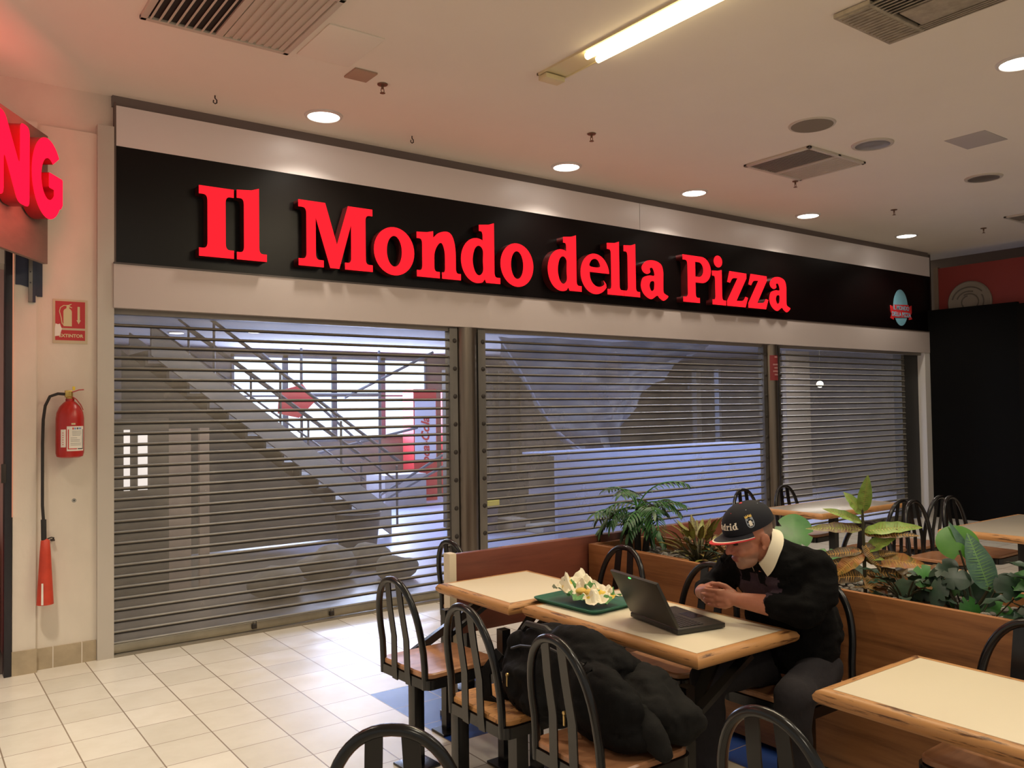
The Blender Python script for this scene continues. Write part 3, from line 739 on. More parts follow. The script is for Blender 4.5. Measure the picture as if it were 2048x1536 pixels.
obj('glass', MB().ball((0, 0, 0), .055), emis('bulb_glow', (1, .9, .7, 1), 25), t); obj('cable', MB().tube([(0, 0, .05), (0, 0, .73)], .006, 6), M['rubber'], t)
for k, (x, y) in enumerate(((3.0, 11.6), (3.5, 12.3), (3.85, 11.0), (4.05, 8.8), (6.9, 9.6), (11.3, 8.6))):
    t = thing('shop_downlight', ['small lit ceiling lamp nearest the top of the stairs', 'second lit ceiling lamp beyond the stairs', 'lit ceiling lamp above the stair rail', 'faint ceiling lamp high behind the widest shutter', 'lit ceiling lamp high behind the middle shutter', 'lit ceiling lamp high behind the narrow shutter'][k], 'ceiling lamp', (x, y, 2.72), group='small lamps in the closed shop ceiling')
    obj('ring', MB().lathe([(.09, -.012), (.115, -.006), (.115, 0)], 20, caps=False), M['white_panel'], t); obj('lens', MB().lathe([(.09, -.014), (.09, -.010)], 20), M['lamp_on'], t)

# ------------------------------------------------------------------ the right end: hoarding and medallion board
t = thing('hoarding', 'tall black hoarding closing off the unit beyond the pizza shop', 'hoarding', (0, 0, 0))
obj('board', MB().box((12.10, 5.0, 0), (12.16, 6.21, 2.99)), M['hoarding'], t, False)
obj('board', MB().box((12.08, 1.0, 0), (12.14, 4.995, 2.96)), mat('black_hoarding_brown', srgb(13, 9, 7), .9, 0, .15), t, False)
t = thing('red_fascia', 'dull red fascia board above the black hoarding', 'fascia', (0, 0, 0))
obj('red_panel', MB().box((12.22, 1.0, 2.9), (12.28, 6.10, 3.60)), M['red_board'], t, False)
obj('rim_trim', MB().box((12.20, 6.10, 2.9), (12.28, 6.16, 3.62)), mat('rim_trim', srgb(120, 104, 90), .7), t, False)
t = thing('medallion_sign', 'round grey relief medallion on the dull red fascia', 'medallion', (12.2, 5.66, 3.06))
RX = Matrix.Rotation(-pi / 2, 4, 'Y')
obj('disc', MB().lathe([(.30, -.017), (.30, .01), (.285, .025), (.27, .02), (.001, .022)], 40, T=RX), M['medal'], t, True, 30)
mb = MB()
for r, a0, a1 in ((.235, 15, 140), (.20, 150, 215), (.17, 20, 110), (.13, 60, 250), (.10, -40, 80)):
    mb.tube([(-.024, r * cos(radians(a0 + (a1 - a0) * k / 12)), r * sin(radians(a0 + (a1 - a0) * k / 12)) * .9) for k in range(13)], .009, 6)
obj('relief_lines', mb, M['medal_dark'], t)  # lines in a darker grey than the disc

# ------------------------------------------------------------------ ceiling fittings
DL = [(2.555, 5.80, 'lit round downlight nearest the red letter I, first of the row along the sign'),
      (4.914, 5.80, 'lit round downlight above the word Mondo, second of the row along the sign'),
      (6.614, 5.78, 'lit round downlight above the word della, third of the row along the sign'),
      (8.538, 5.75, 'lit round downlight above the word Pizza, fourth of the row along the sign'),
      (10.674, 5.73, 'lit round downlight farthest along the sign, near the globe emblem'),
      (5.86, 2.36, 'lit round downlight away from the sign, cut by the picture edge')]
for x, y, lb in DL:
    t = thing('downlight', lb, 'downlight', (x, y, CZ), group='lit ceiling downlights')
    obj('ring', MB().lathe([(.116, -.012), (.120, -.016), (.138, -.010), (.142, 0)], 28, caps=False), M['white_panel'], t, True, 40)
    obj('lens', MB().lathe([(.117, -.012), (.117, -.004)], 28), M['lamp_on'], t)
for x, y, lb in ((6.664, 3.85, 'unlit recessed downlight with chrome reflector beside the square vent'), (8.582, 3.815, 'unlit recessed downlight with chrome reflector farthest from the square vent')):
    t = thing('unlit_downlight', lb, 'downlight', (x, y, CZ), group='unlit ceiling downlights')
    obj('ring', MB().lathe([(.14, -.002), (.14, -.014), (.165, -.012), (.17, 0)], 28, caps=False), M['vent'], t, True, 40)
    obj('reflector', MB().lathe([(.14, -.012), (.10, -.003), (.05, -.006), (.001, -.008)], 28, caps=False), mat('dull_chrome', srgb(170, 160, 150), .42, .9), t, True, 60)
t = thing('ceiling_speaker', 'flat round grey ceiling speaker above the square vent', 'speaker', (5.796, 3.848, CZ))
obj('mesh_cover', MB().lathe([(.16, -.010), (.155, -.014), (.001, -.016)], 32), M['speaker'], t); obj('ring', MB().lathe([(.158, -.010), (.175, -.010), (.18, 0)], 32, caps=False), M['vent'], t, True, 40)
def sprinkler(x, y, s, lb):
    t = thing('sprinkler', lb, 'sprinkler', (x, y, CZ), group='ceiling sprinklers'); t.scale = (.72, .72, .68)
    obj('rosette', MB().lathe([(.05 * s, -.004), (.046 * s, -.012), (.015, -.014)], 16), M['sprinkler'], t)
    mb = MB().lathe([(.012, -.05), (.012, 0)], 10); mb.tube([(-.014, 0, -.05), (-.016, 0, -.075), (0, 0, -.09)], .004, 6); mb.tube([(.014, 0, -.05), (.016, 0, -.075), (0, 0, -.09)], .004, 6)
    mb.lathe([(.026, -.094), (.026, -.090)], 12); obj('head', mb, M['sprinkler'], t)
for x, y, s, lb in ((2.633, 5.011, 1, 'small brownish sprinkler beside the beige ceiling plate'), (4.494, 4.985, 1, 'small brownish sprinkler between the long tube light and the sign'), (7.123, 4.93, .8, 'small dark sprinkler at the corner of the square vent'),
                    (9.127, 5.035, 1, 'small sprinkler beyond the square vent towards the far end'), (11.074, 4.941, 1, 'small sprinkler farthest away near the black hoarding')):
    sprinkler(x, y, s, lb)
for x, y, lb in ((1.772, 5.849, 'tiny metal hook in the ceiling over the start of the sign'), (3.331, 5.843, 'tiny metal hook in the ceiling between the first two lit downlights')):
    mb = MB().tube([(0, 0, 0), (0, 0, -.02), (.012, 0, -.03), (.012, 0, -.05), (0, 0, -.058), (-.012, 0, -.05), (-.010, 0, -.034)], .0045, 6)
    o = obj('ceiling_hook', mb, M['bolt_iron'], None, True, loc=(x, y, CZ)); tag(o, lb, 'hook')
def plate_on_ceiling(nm, x0, x1, y0, y1, m, lb, cat, th=.012):
    o = obj(nm, MB().box((x0, y0, CZ - th), (x1, y1, CZ), bev=.003), m); return tag(o, lb, cat)
plate_on_ceiling('ceiling_plate', 2.36, 2.52, 4.86, 5.03, mat('beige_plate', srgb(170, 140, 120), .7), 'small square beige plate on the ceiling by the first sprinkler', 'plate')
plate_on_ceiling('ceiling_patch', 7.09, 7.5, 3.13, 3.46, M['patch'], 'pale grey square patch on the ceiling between the unlit downlights', 'patch', .004)
plate_on_ceiling('ceiling_hatch', 1.97, 2.32, 4.38, 4.87, M['ceiling'], 'plain flush hatch panel next to the large slotted vent', 'hatch', .008)
def vent(x0, x1, y0, y1, ns, m, lb, split=.5):
    t = thing('ceiling_vent', lb, 'vent', (0, 0, 0), group='ceiling vents')
    z0, z1 = CZ - .022, CZ; w = .035
    mb = MB()
    for lo, hi in (((x0, y0), (x1, y0 + w)), ((x0, y1 - w), (x1, y1)), ((x0, y0), (x0 + w, y1)), ((x1 - w, y0), (x1, y1))): mb.box((lo[0], lo[1], z0), (hi[0], hi[1], z1), bev=.004)
    xm = x0 + (x1 - x0) * split; mb.box((xm - .02, y0, z0 + .002), (xm + .02, y1, z1))
    obj('frame', mb, m, t)
    obj('dark_opening', MB().box((x0 + w, y0 + w, z1 - .006), (xm, y1 - w, z1 - .001)), M['vent_dark'], t, False)
    obj('closed_half', MB().box((xm, y0 + w, z1 - .008), (x1 - w, y1 - w, z1 - .001)), m, t, False)
    mb = MB(); a, b = x0 + w, xm - .02
    for k in range(ns):
        x = a + (b - a) * (k + .5) / ns; d = (b - a) / ns
        mb.add([(x - d * .30, y0 + w, z0 + .002), (x - d * .30, y1 - w, z0 + .002), (x + d * .16, y1 - w, z1 - .006), (x + d * .16, y0 + w, z1 - .006)], [(0, 1, 2, 3)])
        mb.add([(x - d * .30, y0 + w, z0 + .002), (x - d * .30, y1 - w, z0 + .002), (x - d * .05, y1 - w, z0 + .002), (x - d * .05, y0 + w, z0 + .002)], [(0, 1, 2, 3)])
    obj('slats', mb, m, t, False)
    mb = MB(); a, b = xm + .02, x1 - w
    for k in range(ns):
        x = a + (b - a) * (k + .5) / ns; d = (b - a) / ns; mb.box((x - d * .3, y0 + w, z0 + .006), (x + d * .3, y1 - w, z1 - .007))
    obj('closed_slats', mb, m, t, False)
vent(1.07, 1.92, 4.05, 4.89, 8, M['vent'], 'large cream vent with dark slots in the red lit corner of the ceiling')
vent(6.24, 7.10, 4.17, 4.86, 12, M['vent'], 'square vent with fine dark slats beyond the round speaker', .52)
t = thing('ceiling_vent', 'dusty vent with ribbed rim cut by the top picture edge, beside the tube light', 'vent', (0, 0, 0), group='ceiling vents')
z0 = CZ - .03; mb = MB()
mb.box((4.25, 2.45, z0), (4.84, 2.67, CZ - .004), bev=.004)
for k in range(16): mb.box((4.27 + k * .035, 2.47, z0 - .006), (4.285 + k * .035, 2.65, z0))
obj('ribbed_rim', mb, M['vent_dirty'], t)
obj('dark_opening', MB().box((4.25, 1.75, CZ - .01), (4.84, 2.45, CZ - .004)), M['vent_dark'], t, False)
obj('centre_plate', MB().box((4.50, 1.95, z0), (4.74, 2.42, z0 + .012), bev=.003), M['vent_dirty'], t)
mb = MB()
for k in range(7): x = 4.265 + k * .034; mb.add([(x, 1.75, z0), (x, 2.45, z0), (x + .016, 2.45, CZ - .012), (x + .016, 1.75, CZ - .012)], [(0, 1, 2, 3)]); mb.box((x, 1.75, z0), (x + .010, 2.45, z0 + .003))
for k in range(4): x = 4.755 + k * .024; mb.box((x, 1.75, z0), (x + .009, 2.45, z0 + .012))
obj('slats', mb, M['vent_dirty'], t, False)
vent(10.6, 11.2, 3.9, 4.5, 10, M['vent'], 'far vent at the picture edge above the red fascia board', .6)
# recessed tube light
t = thing('tube_light', 'long cream ceiling trough with glowing warm tubes', 'ceiling light', (0, 0, 0))
mb = MB(); mb.box((3.385, 1.6, CZ - .014), (3.395, 4.28, CZ)); mb.box((3.565, 1.6, CZ - .014), (3.575, 4.28, CZ)); mb.box((3.385, 4.27, CZ - .014), (3.575, 4.28, CZ))
obj('trough', mb, M['trough'], t, False); obj('reflector', MB().box((3.395, 1.6, CZ - .006), (3.565, 4.27, CZ - .001)), M['trough'], t, False)
for x in (3.435, 3.525): obj('tube', MB().tube([(x, 1.65, CZ - .028), (x, 3.84, CZ - .028)], .021, 14), M['tube_on'], t)
obj('end_cap', MB().box((3.40, 4.20, CZ - .045), (3.56, 4.285, CZ - .012), bev=.006), M['trough'], t)

# ------------------------------------------------------------------ extinguisher and its sign
t = thing('safety_sign', 'red fire extinguisher sign with pale pictogram on the wall', 'sign', (0, 0, 0))
SX0, SX1, SZ0, SZ1, SY = .828, 1.036, 2.118, 2.413, 6.236
obj('backing', MB().box((SX0, SY - .004, SZ0), (SX1, SY, SZ1), bev=.001), mat('sign_border', srgb(196, 180, 150), .5), t)
def on_wall(me, x, z, y): me.transform(Matrix.Translation((x, y, z)) @ FACE); return me
def flat(loops, m, x, z, y, nm, par): return obj(nm, on_wall(setmat(plate(loops, .0008), m), x, z, y), None, par, False)
rect = lambda a, b, c, d: [(a, b), (c, b), (c, d), (a, d)]
flat([rect(0, 0, .178, .178)], M['signred'], .843, 2.222, SY - .0041, 'red_field', t)
flat([rect(0, 0, .178, .068)], M['signred'], .843, 2.140, SY - .0041, 'red_field', t)
pg = flat([fillet([(.048, .012), (.098, .012), (.098, .118, .012), (.082, .132), (.082, .14), (.098, .134), (.10, .138), (.082, .148), (.098, .16), (.094, .162), (.076, .154), (.066, .154), (.066, .132), (.048, .12, .012)])], M['photolum'], .843, 2.222, SY - .005, 'pictogram', t)
mb = MB().tube([(.843 + x, SY - .005, 2.222 + z) for x, z in ((.07, .15), (.05, .15), (.03, .135), (.024, .11), (.034, .07), (.04, .03), (.05, .02))], .0028, 6); obj('hose_line', mb, M['photolum'], pg)
flat([[(.132, .145), (.146, .145), (.146, .055), (.152, .055), (.139, .028), (.126, .055), (.132, .055)]], M['photolum'], .843, 2.222, SY - .005, 'arrow', t)
me = setmat(text_mesh('EXTINTOR', .0295, .0008, .0009), M['photolum']); obj('lettering', on_wall(me, .937, 2.170, SY - .005), None, t, False)
flat([[(.0, .0), (.03, .005), (.042, .05), (.03, .085), (.02, .08), (.004, .085), (.0, .05)]], M['paper'], .84, 2.165, SY - .0062, 'torn_sticker', t)

t = thing('fire_extinguisher', 'red fire extinguisher hanging on the wall with black hose and long horn', 'fire extinguisher', (.918, 6.145, 1.365))
R0 = .083
obj('bottle', MB().lathe([(R0 * .7, 0), (R0 * .93, .008), (R0, .03), (R0, .255), (R0 * .94, .295), (R0 * .72, .335), (.036, .362), (.026, .368), (.026, .385)], 36), M['ext_red'], t, True, 50)
def curved(x0, x1, z0, z1, r, m, nm, par):
    # a label wrapped round the bottle; x is arc length, facing -Y
    mb = MB(); n = 10; q = []
    for k in range(n + 1):
        a = (x0 + (x1 - x0) * k / n) / R0; q.append((r * sin(a), -r * cos(a)))
    mb.add([(x, y, z) for z in (z0, z1) for x, y in q], [(i, i + 1, n + 2 + i, n + 1 + i) for i in range(n)])
    return obj(nm, mb, m, par)
lab = curved(-.030, .085, .045, .205, R0 + .0006, M['paper'], 'label_sheet', t)
curved(-.024, -.018, .06, .185, R0 + .0012, M['ink_red'], 'red_rule', lab); curved(-.024, .03, .056, .062, R0 + .0012, M['ink_red'], 'red_rule', lab)
curved(.073, .079, .06, .185, R0 + .0012, M['ink'], 'dark_rule', lab); curved(.035, .079, .056, .062, R0 + .0012, M['ink'], 'dark_rule', lab)
for k, (c, x) in enumerate((('ink_red', .002), ('ink_blue', .014), ('ink', .028), ('ink_blue', .040), ('ink_blue', .052))): curved(x, x + .008, .184, .197, R0 + .0012, M[c], 'colour_mark', lab)
for z, a, b in ((.172, 0, .06), (.163, 0, .062), (.154, 0, .062), (.145, .002, .055), (.128, -.008, .03), (.116, -.008, .05), (.106, -.008, .05), (.092, -.008, .06), (.082, -.008, .06)): curved(a, b, z, z + .003, R0 + .0012, M['ink_light'], 'print_line', lab)
lab2 = curved(-.068, -.036, .07, .185, R0 + .0006, M['paper'], 'side_label', t)
for k in range(6): curved(-.056, -.050, .085 + k * .015, .091 + k * .015, R0 + .0012, M['ink_red'], 'print_mark', lab2)
curved(-.004, .02, .215, .226, R0 + .0006, M['photolum'], 'small_print', t)
v = MB().lathe([(.022, .38), (.024, .395), (.018, .40), (.018, .43), (.012, .435)], 16); v.box((-.03, -.015, .395), (.012, .015, .44), bev=.004)
vo = obj('valve', v, M['brass'], t)
mb = MB().tube([(-.012, 0, .425), (.02, -.01, .43), (.05, -.012, .442), (.08, -.012, .444)], .006, 8, flat=(.014, .006, (0, 0, 1))); obj('squeeze_lever', mb, M['ext_red'], vo)
mb = MB().tube([(.01, -.01, .40), (.035, -.02, .38), (.06, -.02, .345), (.075, -.02, .31)], .006, 8, flat=(.016, .005, (0, 0, 1))); obj('carry_handle', mb, M['ext_red'], vo)
obj('safety_tag', MB().box((.012, -.02, .44), (.028, -.014, .465), bev=.002), M['yellow'], vo)
mb = MB().tube([(-.03, 0, .415), (-.07, 0, .418), (-.115, .01, .40), (-.14, .02, .34), (-.15, .03, .25), (-.155, .02, .1), (-.157, 0, -.1), (-.158, -.008, -.30), (-.152, -.012, -.40)], .0095, 10); obj('hose', mb, M['rubber'], t)
hn = MB().tube([(-.152, -.012, -.39), (-.150, -.012, -.52)], .016, 12); obj('grip', hn, M['rubber'], t)
hm = MB().lathe([(.006, -.51), (.026, -.525), (.032, -.60), (.040, -.75), (.050, -.93), (.046, -.928)], 20, T=Matrix.Translation((-.142, -.012, 0)))
ho = obj('horn', hm, M['horn_red'], t, True, 50)
obj('white_strip', MB().add([(-.168, -.052, -.79), (-.158, -.057, -.79), (-.158, -.065, -.925), (-.170, -.059, -.925)], [(0, 1, 2, 3)]), M['paper'], ho)
mb = MB().tube([(-.13, .045, -.525), (-.10, .045, -.515), (-.085, .05, -.52), (-.085, .08, -.53)], .004, 6); mb.box((-.10, .04, -.54), (-.08, .09, -.53)); obj('holder', mb, M['bolt_iron'], t)
for x, z, lb in ((.957, 1.075, 'single wall plug in the plaster under the extinguisher bottle'),):
    T = Matrix.Translation((x, 6.236, z)) @ Matrix.Rotation(pi / 2, 4, 'X')
    o = thing('wall_plug', lb, 'wall plug'); obj('plug_ring', MB().lathe([(.014, 0), (.013, .002)], 14, T=T), M['ink_light'], o); obj('screw_head', MB().lathe([(.005, .002), (.004, .004)], 10, T=T), M['ink'], o)

# ------------------------------------------------------------------ tables
def table(lx, ly, loc, label, posts=True, rz=0., cat='table', top=None, group=None):
    t = thing('cafe_table', label, cat, loc, rz, group)
    z = .75; e = .042
    obj('table_top', MB().box((-lx / 2 + e, -ly / 2 + e, z - .03), (lx / 2 - e, ly / 2 - e, z), bev=.0015), top or M['laminate'], t)
    # rounded oak edge: a half-round profile swept round the rectangle
    mb = MB(); prof = [(0, 0), (-.020, 0), (-.036, -.006), (-.045, -.020), (-.043, -.034), (-.032, -.046), (0, -.05)]
    rect_ = [(-lx / 2, -ly / 2), (lx / 2, -ly / 2), (lx / 2, ly / 2), (-lx / 2, ly / 2)]
    for i in range(4):
        a, b = Vector(rect_[i]), Vector(rect_[(i + 1) % 4]); d = (b - a).normalized(); nrm = Vector((-d.y, d.x))   # inward
        vs = []
        for (o_, zz) in prof:
            ins = .045 + o_          # 0 outer rim .. .045 inner
            pa = a + nrm * ins + d * ins; pb = b + nrm * ins - d * ins
            vs += [(pa.x, pa.y, z + zz), (pb.x, pb.y, z + zz)]
        k = len(prof)
        me_fs = [(2 * j, 2 * j + 1, 2 * ((j + 1) % k) + 1, 2 * ((j + 1) % k)) for j in range(k)]
        bar = MB().add(vs, me_fs)
        # rotate grain: build in own object so that the texture follows the bar
        if i % 2 == 0:
            R4 = Matrix.Rotation(pi / 2, 4, 'Z'); bar.v = [tuple(R4.inverted() @ Vector(v)) for v in bar.v]
            o = obj('oak_edge', bar, M['oak'], t, True, 50); o.rotation_euler = (0, 0, pi / 2)
        else: obj('oak_edge', bar, M['oak'], t, True, 50)
    if posts == 'centre':
        obj('column', MB().box((-.03, -.03, .03), (.03, .03, .70)), M['black_metal'], t, False)
        obj('foot', MB().box((-.2, -.2, 0), (.2, .2, .03), bev=.01), M['black_metal'], t)
    elif posts:
        for py in ((-ly / 2 + .10,) if posts == 'near' else (ly / 2 - .04, -ly / 2 + .10)):
            mb = MB().box((-lx / 2 + .02, py - .023, 0), (-lx / 2 + .066, py + .023, .62)); mb.box((-lx / 2 - .02, py - .06, 0), (-lx / 2 + .11, py + .06, .012), bev=.004)
            obj('support_post', mb, M['black_metal'], t, False)
            for dx, dy in ((.30, -.18 if py > 0 else .18), (.30, .10 if py > 0 else -.10)):
                pts = [(-lx / 2 + .045, py, .48), (-lx / 2 + .045 + dx, py + dy * .5, .69)]
                obj('brace', MB().tube(pts, .02, 6, flat=(.045, .02, (0, 0, 1))), M['black_metal'], t, False)
        if posts == 'near': obj('bracket', MB().tube([(-.05, ly / 2 - .06, .69), (lx / 2 + .12, ly / 2 - .10, .60)], .02, 4, flat=(.05, .03, (0, 0, 1))), M['black_metal'], t, False)
        obj('under_rail', MB().box((-.03, -ly / 2 + .08, .69), (.03, ly / 2 - .08, .72)), M['black_metal'], t, False)
        obj('cross_beam', MB().box((-lx / 2 + .02, -ly / 2 + .12, .36), (-lx / 2 + .06, ly / 2 - .06, .40)), M['black_metal'], t, False)
    return t
T1 = table(.60, 1.04, (2.60, 2.555, 0), "cream cafe table with the laptop and the tray, where the man sits")
T2 = table(.60, .64, (2.545, 3.425, 0), 'small empty cream cafe table against the partition board')
T3 = table(.62, 1.10, (2.645, 1.05, 0), 'empty cream cafe table close to the camera in front of the planter', posts='near')
obj('diagonal_arm', MB().tube([(-.11, .11, .70), (-.46, .30, .42)], .02, 6, flat=(.05, .035, (0, 0, 1))), M['black_metal'], T2, False)
obj('seat_beam', MB().box((-.67, .05, .36), (-.63, .10, .40)), M['black_metal'], T1, False)
obj('seat_post', MB().box((-.70, .03, 0), (-.645, .085, .40)), M['black_metal'], T1, False)
obj('paper_label', MB().add([(-.304, -.27, .672), (-.304, -.36, .676), (-.299, -.36, .64), (-.299, -.28, .645)], [(0, 1, 2, 3)]), mat('torn_label', srgb(196, 150, 96), .6), T1, False)
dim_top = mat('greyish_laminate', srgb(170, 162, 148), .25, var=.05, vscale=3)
table(1.25, .62, (6.70, 4.33, 0), 'far cafe table before the narrow shutter, a lamp mirrored in its top', posts='centre', top=dim_top)
table(1.25, .62, (6.62, 2.74, 0), 'far cafe table at the picture edge in front of the black hoarding', posts='centre', top=dim_top)
table(.60, 1.10, (4.34, 2.45, 0), 'cafe table right behind the planter, half hidden by the plants', posts='centre', top=dim_top)
table(.60, .55, (3.46, 4.22, 0), 'cafe table behind the partition, only its shiny top showing', posts='centre', top=dim_top)

# ------------------------------------------------------------------ partition board
t = thing('partition', 'low reddish board on a pale end post behind the small table', 'partition', (0, 0, 0))
obj('end_post', MB().box((2.395, 3.845, .02), (2.44, 3.905, .87), bev=.003), M['laminate_edge'], t)
obj('board', MB().box((2.44, 3.855, .43), (4.75, 3.895, .862), bev=.003), M['redwood'], t)
obj('post', MB().box((4.75, 3.845, 0), (4.80, 3.905, .87), bev=.003), M['redwood'], t)
obj('foot', MB().box((2.37, 3.83, 0), (2.44, 3.92, .03), bev=.004), M['steel'], t)

# ------------------------------------------------------------------ chairs
def chair(seatmat, post=(-.13, .0)):
    t = thing('cafe_chair', 'x', 'chair')
    s = .2; sh = fillet([(-s, -s, .05), (s, -s * .96, .06), (s, s * .96, .06), (-s, s, .05)], 6)
    mb = MB(); n = len(sh)
    mb.add([(x * .97, y * .97, .447) for x, y in sh] + [(x, y, .452) for x, y in sh] + [(x, y, .468) for x, y in sh] + [(x * .97, y * .97, .474) for x, y in sh] + [(x * .7, y * .7, .470) for x, y in sh],
           [tuple(range(n))[::-1]] + [(r * n + i, r * n + (i + 1) % n, (r + 1) * n + (i + 1) % n, (r + 1) * n + i) for r in range(4) for i in range(n)] + [tuple(4 * n + i for i in range(n))])
    obj('seat', mb, seatmat, t, True, 40)
    q = .208; ph = fillet([(-q, -q, .04), (q, -q * .96, .06), (q, q * .96, .06), (-q, q, .04)], 5)
    obj('seat_pan', MB().prism(ph, .405, .447), M['black_metal'], t, True, 40)
    # hoop: a tall pointed arch leaning back a little
    P = []; N = 26; w = .178
    for k in range(N + 1):
        a = pi * k / N
        y = -w * cos(a) * (1.0 if True else 1); hz = sin(a) ** .9
        P.append((y, hz))
    pts = [(-.196, -.176, .405), (-.199, -.176, .50), (-.203, -.174, .56)]
    for k in range(1, N):
        a = pi * k / N
        z = .58 + .292 * sin(a) ** .85; y = -.174 * (abs(cos(a)) ** .92) * (1 if cos(a) > 0 else -1)
        pts.append((-.203 - .05 * (z - .56) / .31, y, z))
    pts += [(-.203, .174, .56), (-.199, .176, .50), (-.196, .176, .405)]
    obj('back_hoop', MB().tube(pts, .0155, 12), M['black_metal'], t, True, 60)
    for y in (-.052, .052):
        sp = [(-.207, y * 1.1, .40), (-.212, y * 1.05, .46), (-.215, y, .60), (-.238, y * .95, .74), (-.252, y * .85, .862)]
        obj('back_slat', MB().tube(sp, .01, 4, flat=(.044, .006, (1, 0, 0))), M['black_metal'], t, True, 30)
    px, py = post
    mb = MB().box((px - .027, py - .027, .012), (px + .027, py + .027, .41), bev=.003); obj('pedestal', mb, M['black_metal'], t)
    obj('floor_plate', MB().box((px - .08, py - .08, 0), (px + .08, py + .08, .012), bev=.004), M['black_metal'], t)
    return t
proto = chair(M['seatwood'])
CH = [((2.085, 3.45, 0), 0.06, 'black hoop chair with smooth wooden seat at the small empty table, shutter side', None),
      ((2.03, 2.20, 0), -.03, 'black hoop chair holding the black backpack', None),
      ((1.13, 2.035, 0), radians(52), 'lone black hoop chair over the pale tiles, only its arched back showing', None),
      ((2.02, 1.345, 0), 0.0, 'black hoop chair at the corner of the near empty table, back towards the camera', None),
      ((2.07, .74, 0), 0.0, 'black hoop chair mostly under the near empty table, only its seat showing', None),
      ((2.99, 3.38, 0), pi, 'black hoop chair between the laptop screen and the planter end', None),
      ((2.96, 2.74, 0), pi, "empty black hoop chair next to the man's hands, against the planter", None),
      ((3.045, 2.20, 0), pi + .03, 'black hoop chair in which the man sits', None),
      ((2.95, 1.30, 0), pi, 'black hoop chair across the near empty table at the picture edge, against the planter', None),
      ((2.87, 4.20, 0), 0, 'black hoop chair behind the pale end post of the partition', None),
      ((6.27, 4.72, 0), -pi / 2, "far black hoop chair above the man's cap, in front of the middle shutter", 'chairs at the far tables'),
      ((6.83, 4.68, 0), -pi / 2, 'far black hoop chair in front of the narrow shutter post', 'chairs at the far tables'),
      ((6.42, 3.80, 0), pi / 2, 'far black hoop chair, back to us, in the pair beside the tall plant', 'chairs at the far tables'),
      ((6.93, 3.75, 0), pi / 2, 'far black hoop chair, back to us, in the pair before the black hoarding', 'chairs at the far tables'),
      ((6.46, 3.22, 0), -pi / 2, 'far black hoop chair, facing us, in the pair beside the tall plant', 'chairs at the far tables'),
      ((6.97, 3.18, 0), -pi / 2, 'far black hoop chair, facing us, in the pair before the black hoarding', 'chairs at the far tables'),
      ((4.86, 3.05, 0), pi, 'black hoop chair half hidden by the tall mottled plant behind the planter', 'chairs at the far tables')]
for i, (loc, rz, lb, g) in enumerate(CH):
    o = proto if i == 0 else dup(proto)
    o.location = loc; o.rotation_euler = (0, 0, rz); o['label'] = lb
    if g: o['group'] = g
c2 = chair(M['seatworn'], (-.165, .17)); c2.location = (2.045, 2.78, 0); c2['label'] = 'black hoop chair with scratched worn wooden seat, next to the backpack'

# ------------------------------------------------------------------ planter
t = thing('planter', 'long wooden plank planter trough behind the occupied table', 'planter', (0, 0, 0))
X0, X1, Y0, Y1, ZP = 3.374, 3.92, -.6, 3.83, .825
def planks(nm, lo, hi): return obj(nm, MB().box(lo, hi, bev=.002), M['plankwood'], t)
planks('front_board', (X0, Y0, .02), (X0 + .03, Y1, ZP)); planks('back_board', (X1 - .03, Y0, .02), (X1, Y1, ZP))
planks('end_board', (X0 + .03, Y1 - .03, .02), (X1 - .03, Y1, ZP)); planks('end_board', (X0 + .03, Y0, .02), (X1 - .03, Y0 + .03, ZP))
planks('inner_lip', (X0 + .06, 3.10, ZP - .05), (X0 + .075, Y1 - .05, ZP - .005)); planks('inner_lip', (X1 - .075, 3.10, ZP - .05), (X1 - .06, Y1 - .05, ZP - .005))
mb = MB(); nx, ny = 10, 80; vs = []
for i in range(nx + 1):
    for j in range(ny + 1):
        x = X0 + .03 + (X1 - X0 - .06) * i / nx; y = Y0 + .03 + (Y1 - Y0 - .06) * j / ny
        vs.append((x, y, .755 + .02 * noise.noise(Vector((x * 9, y * 9, 0)))))
mb.add(vs, [(i * (ny + 1) + j, (i + 1) * (ny + 1) + j, (i + 1) * (ny + 1) + j + 1, i * (ny + 1) + j + 1) for i in range(nx) for j in range(ny)])
obj('soil', mb, M['soil'], t)
mb = MB(); rnd = random.Random(3)
for k in range(420):
    x = rnd.uniform(X0 + .05, X1 - .05); y = rnd.uniform(.2, Y1 - .08); s = rnd.uniform(.009, .02)
    mb.ball((x, y, .765 + s * .3), (s * rnd.uniform(.8, 1.3), s, s * .7), n=6, m=4)
pb = obj('pebbles', mb, mat('grey_pebbles', srgb(150, 146, 140), .8, var=.5, vscale=14), t); pb['kind'] = 'stuff'

